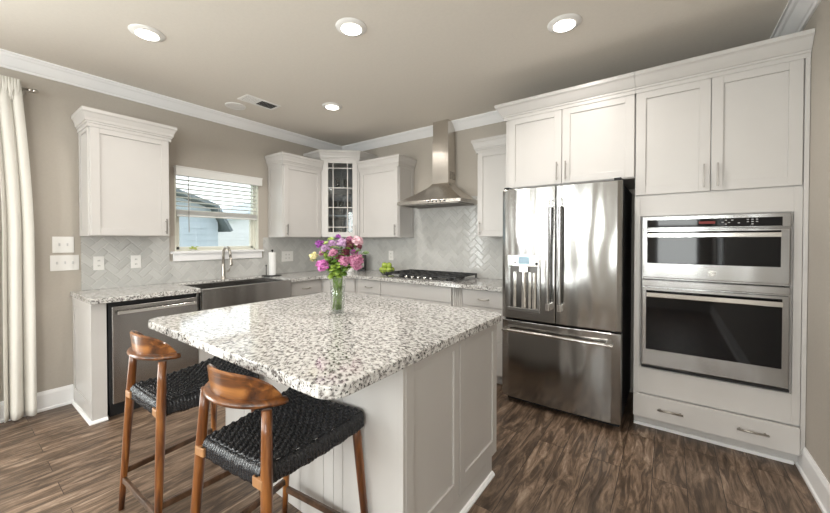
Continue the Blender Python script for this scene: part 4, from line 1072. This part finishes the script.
# ------------------------------------------------------------------ vase and flowers
VX, VY, VZ = 2.395, -2.215, 0.9148
vs_ = thing('glass_vase', 'clear cylindrical glass vase of water on the island', 'vase', (VX, VY, VZ))
MB().lathe([(0.0, 0.0), (0.040, 0.0), (0.042, 0.004), (0.041, 0.10), (0.046, 0.212), (0.043, 0.212), (0.038, 0.10), (0.037, 0.012), (0.0, 0.012)], seg=36).build('vase_body', 'vaseglass', vs_, smooth=True)
MB().lathe([(0.0, 0.0125), (0.0365, 0.0125), (0.0375, 0.10), (0.039, 0.150), (0.0, 0.150)], seg=36).build('water', glass('water', (0.98, 0.99, 0.98), 0.0), vs_, smooth=True)
right = Vector((0.805, 0.593, 0)); fwd = Vector((-0.593, 0.805, 0))
PX = 0.00583
petals = {
 'violet': petal_mat('violet_petals', (0.20, 0.03, 0.24), (0.42, 0.10, 0.46)),
 'yellow': petal_mat('cream_yellow_petals', (0.70, 0.62, 0.22), (0.80, 0.76, 0.48)),
 'magenta': petal_mat('magenta_petals', (0.45, 0.03, 0.32), (0.74, 0.30, 0.60)),
 'lilac': petal_mat('lilac_petals', (0.36, 0.17, 0.38), (0.66, 0.47, 0.66)),
 'pink': petal_mat('pale_pink_petals', (0.62, 0.32, 0.40), (0.82, 0.62, 0.66)),
 'mauve': petal_mat('mauve_petals', (0.30, 0.05, 0.16), (0.62, 0.30, 0.42)),
 'burgundy': petal_mat('burgundy_petals', (0.07, 0.008, 0.02), (0.20, 0.03, 0.06)),
}
def flower(dx, dz, dep, r, kind, n, label, up=0.3):
    """dx to the right of the vase axis, dz above the vase foot, dep away from the viewer, all in metres"""
    top = Vector((VX, VY, VZ)) + right*dx + fwd*dep + Vector((0, 0, dz))
    k = len(flowers); a = k*2.4; rb = 0.012+0.026*((k*7) % 5)/5
    foot = Vector((VX+rb*math.cos(a), VY+rb*math.sin(a), VZ+0.016))
    rim = Vector((VX, VY, VZ+0.205)) + right*max(-.028, min(.028, dx*0.3)) + fwd*max(-.028, min(.028, dep*0.3))
    root = thing('flower', label, 'flower', tuple(foot), group='cut flowers in the vase')
    L = lambda p: tuple(Vector(p)-foot)
    mid = (rim+top)/2 + Vector((0, 0, 0.012))
    MB().tube([(0, 0, 0), L((foot+rim)/2), L(rim), L(mid), L(top - Vector((0, 0, r*0.4)))], 0.0017, 7).build('stem', 'stem', root, smooth=True)
    m = MB()
    ax = (top-rim).normalized()
    for q in range(n):
        # petals on a dome, in spiral order
        t = (q+0.5)/n; ph = math.acos(1-1.55*t); th = q*2.39996
        d = Vector((math.sin(ph)*math.cos(th), math.sin(ph)*math.sin(th), math.cos(ph)))
        qd = Vector((0, 0, 1)).rotation_difference(ax); d = qd @ d
        c = top + d*r*0.70*random.uniform(0.70, 1.25)
        e = d.to_track_quat('Z', 'Y').to_euler()
        m.ball(tuple(c-foot), r*(0.34 if n > 30 else 0.42)*random.uniform(.8, 1.3), (1.0, 0.62, 0.24), 1, (d+Vector((random.uniform(-1, 1), random.uniform(-1, 1), random.uniform(-1, 1)))).to_track_quat('Z', 'Y').to_euler())
    m.ball(tuple(top-foot), r*0.55, (1, 1, 0.9), 1)
    m.build('bloom', petals[kind], root, smooth=False)
    flowers.append(root)
    # a pair of leaves
    lm = MB()
    for s_ in (0.40, 0.55, 0.70, 0.82):
        b0 = rim.lerp(top, s_)
        dirv = (right*random.uniform(-1, 1) + fwd*random.uniform(-1, 0.4) + Vector((0, 0, 0.35))).normalized(); ln = random.uniform(0.035, 0.06)
        sd = dirv.cross(Vector((0, 0, 1))).normalized()
        def lf_(u, v): 
            w = 0.017*math.sin(PI*min(1, u*0.95+0.03))*(1-0.3*u); p = b0 + dirv*ln*u + sd*w*(2*v-1) + Vector((0, 0, -0.012*u*u+0.004*abs(2*v-1)))
            return tuple(p-foot)
        lm.grid(lf_, 6, 2)
    lm.build('leaf', 'leaf2' if k % 3 == 0 else 'leaf', root, smooth=True, solid=0.0012)
flowers = []
def F(px, py, dep, rpx, kind, n, label): flower((px-336.5)*PX, (313-py)*PX, dep, rpx*PX*1.12, kind, int(n*1.7), label)
F(319, 245, 0.00, 4.6, 'violet', 22, 'deep violet bloom at the upper left of the bouquet')
F(314.5, 257.5, -0.03, 4.6, 'yellow', 20, 'cream yellow bloom at the far left of the bouquet')
F(324, 266, -0.05, 6.6, 'magenta', 34, 'bright magenta carnation at the lower left of the bouquet')
F(325.5, 249.5, -0.03, 4.2, 'lilac', 20, 'pale lilac bloom beside the deep violet one')
F(330.5, 245, 0.01, 4.6, 'lilac', 22, 'lilac bloom near the top left of the bouquet')
F(334, 254, -0.05, 4.4, 'mauve', 22, 'mauve bloom in the middle of the bouquet')
F(336.5, 237.5, 0.02, 2.6, 'violet', 14, 'small violet bud at the very top of the bouquet')
F(341, 244, -0.01, 5.2, 'lilac', 26, 'pinkish lilac bloom at the top centre of the bouquet')
F(348, 247, 0.02, 5.6, 'burgundy', 30, 'dark burgundy bloom near the top right of the bouquet')
F(344.5, 253, 0.00, 4.6, 'burgundy', 26, 'dark burgundy bloom behind the mauve hydrangea')
F(355.5, 243.5, 0.02, 6.2, 'pink', 34, 'pale pink bloom at the upper right of the bouquet')
F(358.5, 248, -0.02, 2.8, 'burgundy', 14, 'small burgundy bloom at the right edge of the bouquet')
F(354.5, 262.5, -0.03, 7.6, 'mauve', 60, 'large deep pink hydrangea at the right of the bouquet')
F(345.5, 261.5, -0.06, 5.2, 'mauve', 36, 'smaller mauve pink hydrangea left of the large one')
F(352, 254, 0.03, 4.0, 'magenta', 20, 'magenta bloom above the large hydrangea')
F(339.5, 259, -0.03, 4.0, 'burgundy', 22, 'dark burgundy bloom low in the centre of the bouquet')
F(321, 254, 0.02, 3.6, 'mauve', 18, 'mauve bloom between the yellow and pale lilac ones')
F(330, 263, 0.00, 4.0, 'burgundy', 20, 'dark burgundy bloom behind the bright magenta carnation')
F(347.5, 240, 0.03, 4.0, 'mauve', 20, 'mauve bloom high behind the pale pink one')
# sprays of greenery
for i, (px_, py_, dep, lb) in enumerate(((337, 264, -0.06, 'bright green leaf spray at the centre of the bouquet'), (331, 257, -0.04, 'green leaf spray below the lilac blooms'), (335, 273, -0.06, 'green leaf spray hanging over the vase rim'),
                                         (361, 254, 0.01, 'green leaf spray sticking out at the right of the bouquet'), (326, 240, 0.02, 'light green leaf spray at the top left of the bouquet'), (342, 269, -0.05, 'dark green leaf spray under the pink hydrangeas'))):
    foot = Vector((VX+0.012*math.cos(i), VY+0.012*math.sin(i), VZ+0.016)); top = Vector((VX, VY, VZ)) + right*(px_-336.5)*PX + fwd*dep + Vector((0, 0, (313-py_)*PX))
    rim = Vector((VX, VY, VZ+0.205)) + right*max(-.03, min(.03, (px_-336.5)*PX*0.3)) - fwd*0.02
    root = thing('leaf_spray', lb, 'greenery', tuple(foot), group='green sprays in the vase')
    MB().tube([(0, 0, 0), tuple(rim-foot), tuple(top-foot)], 0.002, 6).build('stem', 'stem', root, smooth=True)
    lm = MB()
    for q in range(9):
        b0 = rim.lerp(top, 0.45+0.55*q/8); a = q*2.4
        dirv = (right*math.cos(a) + fwd*(0.6*math.sin(a)-0.3) + Vector((0, 0, 0.3*math.sin(a*1.7)))).normalized(); ln = 0.042; sd = dirv.cross(Vector((0, 0, 1))+fwd*-0.8).normalized()
        def lf_(u, v):
            w = 0.015*math.sin(PI*min(1, u*0.95+0.03)); p = b0 + dirv*ln*u + sd*w*(2*v-1) + Vector((0, 0, -0.010*u*u))
            return tuple(p-foot)
        lm.grid(lf_, 6, 2)
    lm.build('leaves', 'leaf2' if i in (0, 2, 4) else 'leaf', root, smooth=True, solid=0.0012)
